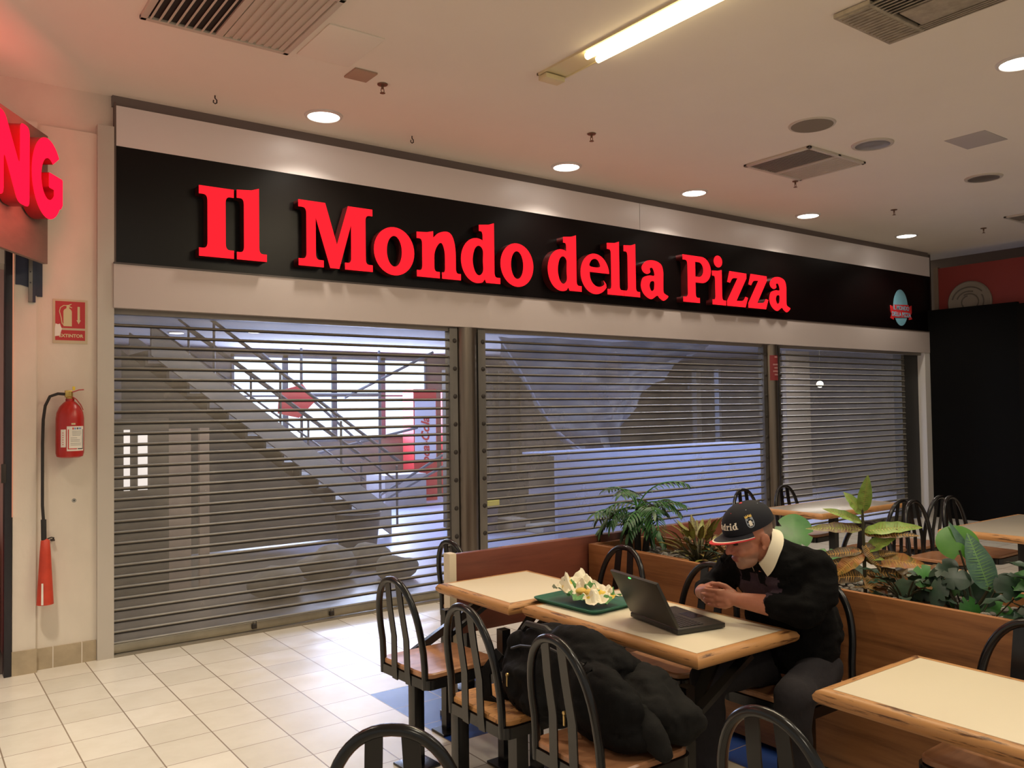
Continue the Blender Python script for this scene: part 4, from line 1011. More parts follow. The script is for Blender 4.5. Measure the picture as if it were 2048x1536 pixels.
# ------------------------------------------------------------------ plants
def leaf(mb, base, d, L, W, droop=.5, fold=.25, mi=0, up=Vector((0, 0, 1)), n=7, shape=.55, wav=0.0, veins=0):
    """one curved leaf: base point, direction, length, width, droop"""
    d = Vector(d).normalized(); side = d.cross(up)
    if side.length < 1e-3: side = Vector((1, 0, 0))
    side.normalize(); p = Vector(base); vs = []; cur = d.copy(); axis = side
    for i in range(n + 1):
        t = i / n
        w = W * .5 * (sin(pi * min(1, t ** shape)) ** .8 if t < 1 else 0) + .0008
        nr = axis.cross(cur).normalized()
        wv = wav * sin(i * 2.3)
        vs += [p - axis * w + nr * w * (fold + wv), p, p + axis * w + nr * w * (fold - wv)]
        cur = (Matrix.Rotation(-droop / n, 3, axis) @ cur).normalized(); p = p + cur * (L / n)
    fs = []
    for i in range(n):
        a = 3 * i; fs += [(a, a + 1, a + 4, a + 3), (a + 1, a + 2, a + 5, a + 4)]
    mb.add(vs, fs, mi)
    if veins:
        for off in (.0010, -.0010):
            q = []
            for i in range(n + 1):
                c, e, g = Vector(vs[3 * i + 1]), Vector(vs[3 * i]), Vector(vs[3 * i + 2])
                nr = (g - e).cross(Vector(vs[3 * min(i + 1, n) + 1]) - Vector(vs[3 * max(i - 1, 0) + 1]))
                nr = nr.normalized() * off if nr.length > 1e-9 else Vector((0, 0, 0)); q.append((c + nr, e + nr, g + nr))
            for i in range(n):
                c0, c1 = q[i][0], q[i + 1][0]; sd = (q[i][2] - q[i][1]); sd = sd.normalized() * W * .022 if sd.length > 1e-6 else Vector((.001, 0, 0))
                mb.add([c0 - sd, c0 + sd, c1 + sd, c1 - sd], [(0, 1, 2, 3)], veins)
                for k in (1, 2):
                    for f_ in (.2, .7):
                        a0 = c0.lerp(c1, f_); tip_ = q[i][k].lerp(q[i + 1][k], min(1, f_ + .45)); tip_ = a0.lerp(tip_, .92); t2 = (c1 - c0) * .11
                        mb.add([a0 - t2, a0 + t2, tip_], [(0, 1, 2)], veins)
def rdir(r, az, el): return Vector((cos(az) * cos(el), sin(az) * cos(el), sin(el)))

# feather-leaved palm at the planter end
t = thing('feather_palm', 'feathery dark green palm at the end of the planter', 'plant', (3.62, 3.66, .76)); r = random.Random(5)
mb = MB(); st = MB()
tops = []
for k, (dx, dy, h) in enumerate(((0, 0, .27), (.03, -.03, .22), (-.02, .04, .18))):
    mb.tube([(dx, dy, -.02), (dx * 1.3, dy * 1.3, h * .5), (dx * 1.8, dy * 1.8, h)], [.022, .018, .012], 8); tops.append((dx * 1.8, dy * 1.8, h))
obj('trunk', mb, M['trunk'], t)
fol = MB(); rachis = MB()
for k in range(30):
    b = Vector(tops[k % 3]); az = k * 2.4 + r.uniform(-.3, .3); el = r.uniform(.25, 1.4); L = r.uniform(.20, .30)
    if k == 0: az, el, L = -.9, 1.35, .36
    cur = rdir(r, az, el); p = b.copy(); ax = cur.cross(Vector((0, 0, 1))).normalized(); P = [p.copy()]; N = 11
    for i in range(N):
        cur = (Matrix.Rotation(-1.55 / N, 3, ax) @ cur).normalized(); p = p + cur * (L / N); P.append(p.copy())
        if i >= 3:
            for sgn in (-1, 1):
                ld = (cur * .55 + ax * sgn * .8 + Vector((0, 0, -.12))).normalized()
                leaf(fol, p, ld, .092 * (1 - .35 * abs(i - 6) / 6), .0145, .6, .25, 0, n=5, shape=.8)
    leaf(fol, p, cur, .09, .022, .5, .1, 0, n=5, shape=.75)
    rachis.tube(P, [.004] * len(P), 5)
obj('fronds', fol, M['palm'], t, True, 80); obj('leaf_ribs', rachis, M['green'], t)

def bush(nm, label, loc, seed, n, hmin, hmax, L, W, mats, stem=True, el=(0.0, 1.2), spread=.1, shape=.6, droop=(.3, 1.0), wav=.1, fold=.25, cat='plant', veins=None):
    t = thing(nm, label, cat, loc); r = random.Random(seed); st = MB(); ms = [MB() for _ in mats]
    for k in range(n):
        az = k * 2.399 + r.uniform(-.25, .25); h = hmin + (hmax - hmin) * (k / max(1, n - 1)) ** .9; rr = spread * r.uniform(.3, 1)
        b = Vector((rr * cos(az) * .4, rr * sin(az) * .4, h)); e = el[0] + (el[1] - el[0]) * (k / n) + r.uniform(-.15, .15)
        tip = b + rdir(r, az, max(e, .1)) * r.uniform(.02, .07)
        if stem: st.tube([(b.x * .3, b.y * .3, 0), (b.x * .6, b.y * .6, h * .6), b, tip], [.005, .0045, .004, .003], 5)
        leaf(ms[k % len(mats)], tip, rdir(r, az, e), L * r.uniform(.75, 1.15), W * r.uniform(.8, 1.15), r.uniform(*droop), fold, 0, n=7, shape=shape, wav=wav, veins=1 if veins else 0)
    if stem: obj('stem', st, M['stem'], t)
    for m_, q in zip(mats, ms):
        if q.v: obj('leaves', q, [m_, veins] if veins else m_, t, True, 80)
    return t
bush('croton_plant', 'bushy yellow and brown croton between the palm and the man', (3.645, 3.20, .76), 11, 60, .0, .12, .135, .036, [M['croton'], M['croton_dark'], M['croton']], el=(.12, 1.3), spread=.24, shape=.62, veins=M['vein'])
bush('low_croton', "low dark croton spilling beside the man's arm", (3.64, 2.93, .76), 12, 34, .0, .08, .12, .04, [M['croton_dark'], M['deep_green'], M['croton']], el=(0, 1.0), spread=.3)
# big split leaves behind the cap
t = thing('split_leaf_plant', "broad green split-leaf plant rising behind the man's collar", 'plant', (3.72, 2.62, .76))
mb = MB(); st = MB()
def broad(mb, c, nrm, upd, rx, ry, mi=0, notch=0, cup=.15):
    """broad heart-shaped blade with optional side splits; c = petiole joint"""
    nrm = Vector(nrm).normalized(); u = Vector(upd); u = (u - nrm * u.dot(nrm)).normalized(); s = u.cross(nrm)
    vs = [Vector(c)]; N = 40
    for k in range(N):
        a = 2 * pi * k / N; rad = 1 - .16 * cos(a - pi) - (.30 if abs(a - pi) < .20 else 0)
        if notch and (k % 6 == 3) and .5 < a % pi < 2.9 and abs(a - pi) > .6 and a > .5 and a < 2 * pi - .5: rad *= (1 - notch)
        x, y = rx * rad * sin(a), ry * (rad * cos(a) + .55)
        vs.append(Vector(c) + s * x + u * y + nrm * (-cup * abs(x) - cup * .8 * max(0, y) ** 2 / ry))
    vs.append(Vector(c) + u * ry * .55); m = len(vs) - 1
    mb.add(vs, [(m, 1 + k, 1 + (k + 1) % N) for k in range(N)], mi)
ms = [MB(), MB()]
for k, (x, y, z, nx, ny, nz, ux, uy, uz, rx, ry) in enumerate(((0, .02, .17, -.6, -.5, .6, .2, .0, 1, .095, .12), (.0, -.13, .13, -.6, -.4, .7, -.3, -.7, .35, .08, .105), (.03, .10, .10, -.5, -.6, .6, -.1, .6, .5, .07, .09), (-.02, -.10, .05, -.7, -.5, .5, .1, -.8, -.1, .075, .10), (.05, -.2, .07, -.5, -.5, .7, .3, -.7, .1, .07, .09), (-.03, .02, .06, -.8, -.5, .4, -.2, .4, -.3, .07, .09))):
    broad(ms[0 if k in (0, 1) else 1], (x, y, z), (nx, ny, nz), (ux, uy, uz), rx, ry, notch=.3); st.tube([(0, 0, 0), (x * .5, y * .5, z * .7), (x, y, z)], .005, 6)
obj('broad_leaves', ms[0], M['green'], t, True, 80); obj('lower_leaves', ms[1], M['deep_green'], t, True, 80); obj('stem', st, M['stem'], t)  # lower leaves use the deeper green
# tall mottled croton: leaves placed one by one up a single stem
t = thing('tall_croton', 'tall single-stemmed croton with mottled orange and fresh green top leaves', 'plant', (3.63, 2.19, .76))
S_ = Vector((.797, -.605, 0)); U_ = Vector((0, 0, 1)); K_ = Vector((-.797, -.605, 0)) * 1.0
RT = Vector((.605, -.797, 0))      # the direction that reads as sideways along the planter
obj('stem', MB().tube([(0, 0, 0), (.004, .004, .2), (.008, .01, .40)], [.009, .008, .006], 8), M['stem'], t)
sets = {k: MB() for k in ('croton_green', 'croton_orange', 'croton_dark', 'croton')}
LV = [(.38, .14, 1.1, .19, .075, .15, 'croton_green'), (.37, -.62, 1.0, .14, .065, .5, 'croton_green'), (.33, -1.0, .55, .20, .05, .5, 'croton_green'),
      (.30, -1.0, .12, .27, .065, .35, 'croton'), (.29, 1.0, .28, .27, .075, .5, 'croton_green'), (.28, .9, .1, .25, .06, .3, 'croton_dark'), (.24, .35, -.5, .15, .075, .5, 'croton_dark'),
      (.20, .8, .55, .19, .075, .3, 'croton_green'), (.16, 1.0, .15, .30, .10, .75, 'croton_orange'), (.17, .9, .35, .16, .05, .6, 'croton_dark'),
      (.20, -.55, -.35, .19, .095, .5, 'croton_orange'), (.20, -1.0, -.02, .23, .06, .4, 'croton_dark'), (.15, -1.0, .0, .24, .055, .35, 'croton_dark'),
      (.10, .4, -.5, .19, .095, .35, 'croton_orange'), (.08, -.9, .15, .22, .09, 1.3, 'croton_dark'), (.10, .95, .12, .26, .06, .5, 'croton_dark'), (.17, .35, .05, .10, .035, .3, 'croton_green')]
for i, (h, sx, uz, L, W, dr, m_) in enumerate(LV):
    d = RT * sx + U_ * uz + K_ * (.25 if uz > -.3 else .35)
    up = Vector((0, 0, 1)) if abs(uz) < .8 else K_ * -1
    n_up = (K_ * .8 + Vector((0, 0, .6))).normalized()
    leaf(sets[m_], (.008, .008, h), d, L * .95, W * .82, dr, .28, 0, up=n_up, n=10, shape=.72, wav=.2, veins=1)
for k_, q in sets.items(): obj('leaves', q, [M[k_], M['vein_orange'] if k_ in ('croton_orange', 'croton_dark') else M['vein']], t, True, 80)
# dark spreading philodendron with one round bright leaf and a tall blue-green blade
t = thing('philodendron', 'dark spreading plant with one round bright green leaf and a tall bluish blade', 'plant', (3.66, 1.72, .76))
ms = dict(bright_green=MB(), bluegreen=MB(), deep_green=MB(), green=MB()); st = MB(); r = random.Random(21)
broad(ms['bright_green'], (-.02, .04, .24), (-.75, -.6, .25), (.1, .1, 1), .085, .075)
st.tube([(0, 0, 0), (0, .02, .15), (-.02, .04, .26)], .004, 6)
leaf(ms['bluegreen'], (0, -.07, .10), RT * -.30 + U_ * 1, .25, .105, .35, .2, up=K_, n=10, shape=.75, wav=.1, veins=1); st.tube([(0, 0, 0), (0, -.07, .12)], .006, 6)
leaf(ms['bluegreen'], (.02, .0, .20), RT * -.45 + U_ * .9, .20, .035, .3, .1, up=K_, n=8, shape=.7, wav=.1)
leaf(ms['green'], (0, -.16, .12), RT * 1 + U_ * .55, .30, .055, .3, .1, up=n_up, n=8, shape=.7)
leaf(ms['green'], (0, -.10, .10), RT * .8 + U_ * .5, .26, .08, .4, .1, up=n_up, n=8, shape=.7)
for k in range(34):
    az = r.uniform(0, 2 * pi); b = Vector((r.uniform(-.08, .08), r.uniform(-.32, .26), r.uniform(.02, .15)))
    nn = (K_ * .7 + Vector((r.uniform(-.5, .5), r.uniform(-.5, .5), r.uniform(.2, .9)))).normalized()
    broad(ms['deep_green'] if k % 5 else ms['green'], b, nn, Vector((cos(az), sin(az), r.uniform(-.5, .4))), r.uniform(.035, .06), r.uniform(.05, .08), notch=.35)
    st.tube([(b.x * .3, b.y * .5, 0), b], .003, 5)
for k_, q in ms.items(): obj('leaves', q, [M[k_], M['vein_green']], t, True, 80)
obj('stem', st, M['stem'], t)
bush('low_ivy', 'low tangle of dark leaves at the foot of the tall croton', (3.63, 2.0, .76), 31, 34, .0, .10, .09, .05, [M['deep_green'], M['deep_green'], M['croton_dark']], el=(0, .8), spread=.32, wav=.2)
bush('edge_plant', 'dark leafy plant at the picture edge above the planter', (3.66, 1.36, .76), 33, 40, .0, .18, .14, .07, [M['deep_green'], M['green'], M['deep_green']], el=(-.2, 1.1), spread=.4, wav=.25)

# ------------------------------------------------------------------ on the tables
t = thing('serving_tray', 'dark green plastic tray under the crumpled sandwich paper', 'tray', (2.555, 2.925, .75), radians(4))
o2 = fillet([(-.155, -.205, .04), (.155, -.205, .04), (.155, .205, .04), (-.155, .205, .04)], 6); i2 = [(x * .84, y * .88) for x, y in o2]
n = len(o2); mb = MB()
mb.add([(x * .88, y * .9, 0) for x, y in o2] + [(x, y, .016) for x, y in o2] + [(x, y, .02) for x, y in o2] + [(x * .96, y * .97, .02) for x, y in o2] + [(x, y, .006) for x, y in i2],
       [tuple(range(n))[::-1]] + [(q * n + i, q * n + (i + 1) % n, (q + 1) * n + (i + 1) % n, (q + 1) * n + i) for q in range(4) for i in range(n)] + [tuple(4 * n + i for i in range(n))])
obj('tray_body', mb, M['green_tray'], t, True, 30)
# crumpled wrapper
mb = MB(); N = 30; vs = []
for i in range(N + 1):
    for j in range(N + 1):
        u, v = i / N * 2 - 1, j / N * 2 - 1
        x = u * .088 + .02 * noise.noise(Vector((u * 2, v * 2, 1))); y = v * .145 + .02 * noise.noise(Vector((u * 2, v * 2, 5)))
        ridge = abs(noise.noise(Vector((u * 1.5, v * 1.5, 3)))) * .085 + abs(noise.noise(Vector((u * 3.4, v * 3.4, 9)))) * .045
        edge = max(abs(u), abs(v)); z = .008 + ridge * (1.0 if edge < .8 else .7) + .05 * max(0, v) ** 1.5 * (1 if u > -.3 else .5) + .035 * max(0, u) ** 2 + .012
        if v < -.6: z *= .6
        vs.append((x, y, z))
mb.add(vs, [(i * (N + 1) + j, (i + 1) * (N + 1) + j, (i + 1) * (N + 1) + j + 1, i * (N + 1) + j + 1) for i in range(N) for j in range(N)])
t = thing('sandwich_wrapper', 'crumpled white paper with green and yellow print on the tray', 'wrapper', (2.55, 2.91, .757), radians(0))
obj('paper', mb, M['wrapper'], t, True, 25)
mb = MB(); r = random.Random(2)
for k in range(7): mb.ball((r.uniform(-.03, .02), r.uniform(-.07, .03), .045 + r.uniform(0, .012)), (.028, .022, .014), n=10, m=6)
obj('leftovers', mb, mat('yellow_crumbs', srgb(226, 190, 96), .7, var=.2, vscale=30), t)
t = None
mb = MB(); mb.add([(-.05, -.05, .0), (.05, -.05, .0), (.05, .05, .03), (-.05, .05, .045), (0, 0, .06)], [(0, 1, 4), (1, 2, 4), (2, 3, 4), (3, 0, 4)])
o = obj('paper_napkin', mb, mat('greyish_napkin', srgb(168, 168, 172), .8), None, True, 20, loc=(2.64, 3.00, .772)); tag(o, 'folded grey napkin behind the sandwich paper on the tray', 'napkin')

# laptop: hinge line from A to B, base reaching towards the man
A_ = Vector((2.525, 2.605, .752)); B_ = Vector((2.468, 2.300, .752))
hx = (B_ - A_).normalized(); Lw = (B_ - A_).length + .02; bx = Vector((-hx.y, hx.x, 0))
if bx.x < 0: bx = -bx
LM = Matrix((hx, bx, Vector((0, 0, 1)))).transposed().to_4x4(); LM.translation = A_
t = thing('laptop', 'open dark laptop with a tiny green light, lid towards the camera', 'laptop', (0, 0, 0)); t.matrix_world = LM
w, dp = Lw, .235
obj('base', MB().box((0, 0, .002), (w, dp, .022), bev=.004), M['laptop'], t)
th = radians(118)          # lid opening angle
LT = Matrix.Rotation(th, 4, 'X')      # base +y -> lid direction
lid = obj('lid', MB().box((0, 0, -.014), (w, .208, 0), bev=.004, T=Matrix.Translation((0, -.002, .024)) @ LT), M['laptop'], t)
obj('screen', MB().box((.012, .018, -.0148), (w - .012, .196, -.0138), T=Matrix.Translation((0, -.002, .024)) @ LT), M['screen'], lid, False)
obj('status_light', MB().box((.135, .197, -.001), (.152, .202, .0012), T=Matrix.Translation((0, -.002, .024)) @ LT), M['led'], lid, False)
mb = MB()
for r_ in range(6):
    for c in range(15): mb.box((.018 + c * (w - .036) / 15, .03 + r_ * .019, .022), (.018 + c * (w - .036) / 15 + (w - .036) / 15 - .003, .03 + r_ * .019 + .016, .0245))
kb = obj('keyboard', mb, M['laptop_key'], t, False)
obj('touchpad', MB().box((w * .36, .16, .022), (w * .64, .222, .0228)), M['screen'], t, False)

# ------------------------------------------------------------------ remeshed soft bodies
def blob(mb, name, voxel, iters=3, mats=None, parent=None, disp=None):
    me = mb.mesh(name, mats); bm = bmesh.new(); bm.from_mesh(me); bmesh.ops.recalc_face_normals(bm, faces=bm.faces); bm.to_mesh(me); bm.free()
    o = bpy.data.objects.new('tmp', me); COL.objects.link(o)
    m = o.modifiers.new('r', 'REMESH'); m.mode = 'VOXEL'; m.voxel_size = voxel
    if iters:
        s = o.modifiers.new('s', 'SMOOTH'); s.factor = .5; s.iterations = iters
    dg = bpy.context.evaluated_depsgraph_get(); dg.update()
    out = bpy.data.meshes.new_from_object(o.evaluated_get(dg)); out.name = name
    bpy.data.objects.remove(o); bpy.data.meshes.remove(me)
    out.materials.clear()
    for m in (mats if isinstance(mats, (list, tuple)) else [mats]): out.materials.append(m)
    for v in out.vertices:
        if disp: v.co = v.co + v.normal * disp(v.co)
    out.polygons.foreach_set('use_smooth', [True] * len(out.polygons)); out.polygons.foreach_set('material_index', [0] * len(out.polygons))
    out.update()
    return out
def limb(mb, pts, rad, n=16):
    P = [Vector(p) for p in pts]
    for p, r_ in zip(P, rad): mb.ball(p, r_, n=n, m=10)
    for i in range(len(P) - 1):
        mb.tube([P[i], P[i + 1]], [rad[i], rad[i + 1]], n)
def bmeshobj(name, me, parent, label=None):
    o = bpy.data.objects.new(name, me); COL.objects.link(o); o.parent = parent
    if label: o['label'] = label
    return o

# backpack on the chair, charcoal cloth bundle beside it
t = thing('backpack', 'bulky black backpack leaning on the chair below the table edge', 'backpack', (0, 0, 0))
mb = MB()
mb.ball((2.09, 2.44, .63), (.14, .27, .185)); mb.ball((2.12, 2.58, .66), (.12, .24, .12)); mb.ball((2.05, 2.58, .56), (.12, .25, .13)); mb.ball((2.10, 2.36, .70), (.11, .18, .095)); mb.ball((2.0, 2.22, .60), (.085, .2, .135)); mb.ball((2.05, 2.15, .53), (.12, .16, .06))
limb(mb, [(2.05, 2.80, .50), (2.08, 2.78, .66)], [.06, .07]); limb(mb, [(2.13, 2.76, .70), (2.14, 2.5, .73), (2.18, 2.25, .67)], [.04, .055, .05])
fold_ = lambda s, a, seed: (lambda c: a * noise.noise(Vector((c.x * s, c.y * s * .8, c.z * s * 1.6)) + Vector((seed, 0, 0))) + a * .5 * abs(noise.noise(Vector((c.x * s * 2.2, c.y * s * 2.2, c.z * s * 3)))))
bmeshobj('bag_body', blob(mb, 'bag_body', .011, 3, M['bag'], disp=fold_(9, .022, 2)), t)
mb = MB().tube([(2.07, 2.76, .745), (2.06, 2.72, .778), (2.06, 2.60, .783), (2.07, 2.55, .755)], .012, 8); obj('carry_handle', mb, M['black_plastic'], t)
mb = MB().tube([(1.98, 2.80, .66), (1.93, 2.83, .58), (1.93, 2.82, .48), (1.98, 2.74, .42)], .02, 8, flat=(.05, .012, (1, 0, 0))); obj('shoulder_strap', mb, M['bag'], t)
mb = MB().tube([(2.10, 2.40, .775), (2.085, 2.385, .80), (2.10, 2.36, .802), (2.10, 2.345, .78), (2.09, 2.35, .755), (2.08, 2.32, .72)], .0035, 6); obj('clip', mb, M['gold'], t)
bag_o = t.children[0]; bpy.context.view_layer.update()
for y, z in ((2.70, .60), (2.33, .56)):
    hit, p_, n_, _ = bag_o.ray_cast(V3((1.5, y, z)), V3((1, 0, 0)))
    x = p_.x - .006 if hit else 1.92
    zp = MB().lathe([(.007, -.004), (.008, 0), (.007, .004)], 10, T=Matrix.Translation((x, y, z)) @ Matrix.Rotation(pi / 2, 4, 'Y')); zp.box((x - .003, y - .004, z - .045), (x + .003, y + .004, z - .008)); obj('zip_pull', zp, M['gold'], t)
mb = MB()
mb.tube([(1.965, 2.70, .70), (1.95, 2.62, .73), (1.96, 2.45, .755), (1.98, 2.28, .73)], .005, 6); obj('zip', mb, M['black_plastic'], t)
t = thing('cloth_bundle', 'charcoal jacket bundled on the chair in front of the backpack', 'jacket', (0, 0, 0))
mb = MB(); mb.ball((2.14, 2.16, .585), (.13, .17, .12)); mb.ball((2.19, 2.08, .555), (.10, .13, .09)); limb(mb, [(2.16, 2.26, .66), (2.2, 2.12, .63), (2.22, 2.0, .56)], [.06, .07, .05])
bmeshobj('cloth_body', blob(mb, 'cloth_body', .011, 3, M['bag_grey'], disp=fold_(10, .024, 6)), t)
bmeshobj('sleeve', blob((lambda m: (limb(m, [(2.06, 2.07, .60), (2.04, 2.02, .55), (2.06, 1.98, .505)], [.04, .045, .035]), m)[1])(MB()), 'sleeve', .01, 2, M['bag_grey'], disp=fold_(14, .012, 8)), t)

# ------------------------------------------------------------------ the man
man = thing('person', 'seated person in navy cap and black sweater leaning over the laptop, hands together', 'person', (0, 0, 0))
V = Vector
LS, RS = V((3.00, 2.015, .975)), V((2.985, 2.385, .965))
LE, RE = V((2.89, 1.985, .832)), V((3.01, 2.57, .81))
LW, RW = V((2.805, 2.255, .845)), V((2.815, 2.46, .842))
HIPS, WAIST, CHEST, UPPER = V((3.06, 2.15, .60)), V((3.08, 2.14, .71)), V((3.035, 2.165, .87)), V((2.975, 2.18, .985))
NECK, HEAD = V((2.90, 2.185, 1.045)), V((2.812, 2.208, 1.128))
LH, RH = V((3.06, 2.05, .56)), V((3.05, 2.25, .56)); LK, RK = V((2.735, 1.955, .545)), V((2.63, 2.28, .55)); LA, RA = V((2.80, 2.0, .10)), V((2.67, 2.31, .10))
yaw_dir = V((-.93, .37, 0)).normalized(); left_dir = V((-yaw_dir.y, yaw_dir.x, 0))
pit = radians(20)
hf = (yaw_dir * cos(pit) - V((0, 0, 1)) * sin(pit)).normalized(); hu = (V((0, 0, 1)) * cos(pit) + yaw_dir * sin(pit)).normalized(); hl = left_dir
HM = Matrix((hf, hl, hu)).transposed()               # head frame: x forward, y left, z up
def H(x, y, z): return HEAD + HM @ V((x, y, z))
mb = MB()
limb(mb, [HIPS, WAIST, CHEST, UPPER], [.125, .12, .125, .10]); limb(mb, [LS, UPPER, RS], [.055, .08, .055]); limb(mb, [UPPER, NECK, H(-.02, 0, -.06)], [.08, .062, .06])
limb(mb, [LS, LE, LE + (LW - LE) * .45, LW], [.05, .042, .046, .031]); limb(mb, [RS, RE, RE + (RW - RE) * .45, RW], [.05, .042, .044, .031])
limb(mb, [HIPS, LH, LK, LA], [.11, .075, .055, .04]); limb(mb, [HIPS, RH, RK, RA], [.11, .075, .055, .04])
mb.ball(H(-.012, 0, .015), (.098, .078, .098), R=HM, n=24, m=16)         # skull
mb.ball(H(.030, 0, -.045), (.066, .066, .075), R=HM, n=24, m=16)        # face
mb.ball(H(.045, 0, -.095), (.048, .052, .040), R=HM, n=20, m=12)        # jaw
mb.ball(H(.072, 0, -.112), (.022, .026, .020), R=HM)                       # chin
for s_ in (-1, 1):
    mb.ball(H(.066, s_ * .034, -.050), (.026, .024, .022), R=HM)           # cheek
    mb.ball(H(.078, s_ * .026, .002), (.018, .026, .010), R=HM)            # brow
    mb.ball(H(-.020, s_ * .080, -.032), (.018, .012, .030), R=HM); mb.ball(H(-.026, s_ * .088, -.026), (.013, .006, .022), R=HM)          # ear
    mb.ball(H(-.004, s_ * .080, -.058), (.010, .008, .012), R=HM)
    mb.ball(H(.104, s_ * .011, -.046), (.009, .008, .008), R=HM)
limb(mb, [H(.090, 0, -.004), H(.108, 0, -.030), H(.113, 0, -.041)], [.009, .0105, .0112])      # nose
mb.ball(H(.092, 0, -.074), (.010, .026, .006), R=HM); mb.ball(H(.090, 0, -.084), (.010, .023, .007), R=HM)   # lips
def hand(W, f, up, out, curl, thumb_up, lens=(.066, .074, .068, .054)):
    """W wrist, f finger direction, up = towards the index side, out = back of the hand"""
    f, up, out = f.normalized(), up.normalized(), out.normalized()
    limb(mb, [W, W + f * .045 + up * .012, W + f * .082 + up * .026], [.030, .024, .015]); limb(mb, [W + f * .045 - up * .012, W + f * .078 - up * .026], [.024, .014])
    limb(mb, [W + f * .05, W + f * .085], [.026, .016])
    for k in range(4):
        base = W + f * (.086 - .005 * abs(k - 1)) + up * (.031 - .0205 * k); d = f.copy(); p = base; P = [p - f * .02]; R = [.011]
        ax = up
        for j, fr in enumerate((.45, .32, .23)):
            d = (Matrix.Rotation(curl[j], 3, ax) @ d).normalized(); P.append(p.copy()); R.append(.0092 - .0008 * j - (.001 if k == 3 else 0)); p = p + d * lens[k] * fr
        P.append(p); R.append(.0072); limb(mb, P, R, 10)
    tb = W + f * .022 + up * .026 - out * .012
    limb(mb, [tb, tb + f * .032 + up * thumb_up[0] - out * .016, tb + f * .060 + up * thumb_up[1] - out * .026, tb + f * .080 + up * thumb_up[2] - out * .028], [.015, .0125, .0105, .0085], 10)
cam_out = V((-.80, -.60, .10))
hand(LW, V((-.62, .78, .02)), V((.03, .02, 1)), cam_out, (-.22, -.35, -.30), (.022, .030, .028))
hand(RW, V((-.50, -.80, .06)), V((.05, .05, 1)), V((-.75, .62, .1)), (.55, .75, .6), (.018, .022, .016), (.060, .066, .060, .048))
body = blob(mb, 'body', .0042, 2, M['skin'])
att = body.color_attributes.new('tone', 'FLOAT_COLOR', 'POINT')
HMi = HM.inverted(); cs = []
skin_c, red_c, beard_c, hair_c = V(srgb(180, 118, 92)[:3]), V(srgb(172, 96, 78)[:3]), V(srgb(146, 116, 100)[:3]), V(srgb(120, 106, 96)[:3])
for v in body.vertices:
    c = skin_c.copy(); q = HMi @ (v.co - HEAD)
    if q.length < .2 and v.co.z > .93:
        sm = lambda a, b, x: max(0, min(1, (x - a) / (b - a)))
        bd = sm(-.062, -.080, q.z) * sm(-.01, .03, q.x); mo = sm(.085, .095, q.x) * sm(-.06, -.066, q.z) * sm(-.092, -.086, q.z) * sm(.03, .02, abs(q.y))
        rd = sm(.07, .10, q.x) * sm(-.07, -.05, q.z) * .8
        c = c.lerp(red_c, rd); c = c.lerp(beard_c, bd * .75); c = c.lerp(V(srgb(140, 74, 66)[:3]), mo)
        if q.x < .0 and q.z > -.06 and q.z < .03 and abs(q.y) < .085 and q.x < -.03: c = c.lerp(hair_c, .8)
    cs += [c.x, c.y, c.z, 1]
att.data.foreach_set('color', cs)
bmeshobj('body', body, man)
# eyes: dark lids in the shade of the brim
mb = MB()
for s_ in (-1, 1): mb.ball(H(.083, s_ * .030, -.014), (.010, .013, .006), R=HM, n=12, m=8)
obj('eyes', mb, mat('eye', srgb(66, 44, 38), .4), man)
# sweater
mb = MB()
def ellip_chain(pts, rads):
    P = [V(p) for p in pts]
    for i in range(len(P) - 1):
        for k in range(7):
            t_ = k / 6; p = P[i].lerp(P[i + 1], t_); a = V(rads[i]).lerp(V(rads[i + 1]), t_)
            R = Matrix((yaw_dir * .95 + V((0, -.1, 0)), left_dir, V((0, 0, 1)))).transposed()
            mb.ball(p, a, R=R, n=22, m=12)
ellip_chain([HIPS + V((0, 0, .0)), WAIST, CHEST, UPPER], [(.155, .19, .10), (.165, .19, .11), (.155, .19, .11), (.115, .165, .085)])
mb.ball((2.985, 2.25, .885), (.09, .14, .125)); mb.ball((3.03, 2.22, .74), (.11, .17, .13)); limb(mb, [LS, UPPER + V((0, 0, .01)), RS], [.082, .10, .082]); limb(mb, [UPPER, NECK + V((.01, 0, -.012))], [.10, .076])
lc = LE + (LW - LE) * .50; rc = RE + (RW - RE) * .72
limb(mb, [LS, (LS + LE) / 2 + V((.02, -.02, 0)), LE, lc], [.082, .075, .066, .056]); limb(mb, [RS, (RS + RE) / 2, RE, rc], [.08, .072, .064, .05])
wr = lambda c: .012 * noise.noise(c * 11) + .010 * noise.noise(V((c.x * 20, c.y * 20, c.z * 34))) - .004
sw = blob(mb, 'sweater', .0085, 3, [M['sweater'], M['sweater_purple']], disp=wr)
for p in sw.polygons:
    c = p.center; q = c - CHEST; fwd = q.dot(yaw_dir); sd = q.dot(left_dir)
    if .05 < fwd < .26 and abs(sd) < .12 and p.normal.dot(yaw_dir) > .2:
        zz = c.z - CHEST.z - .02 * (1 if int((sd + 1) * 18) % 2 else -1)
        if -.035 < zz < .055: p.material_index = 1
bmeshobj('sweater', sw, man)
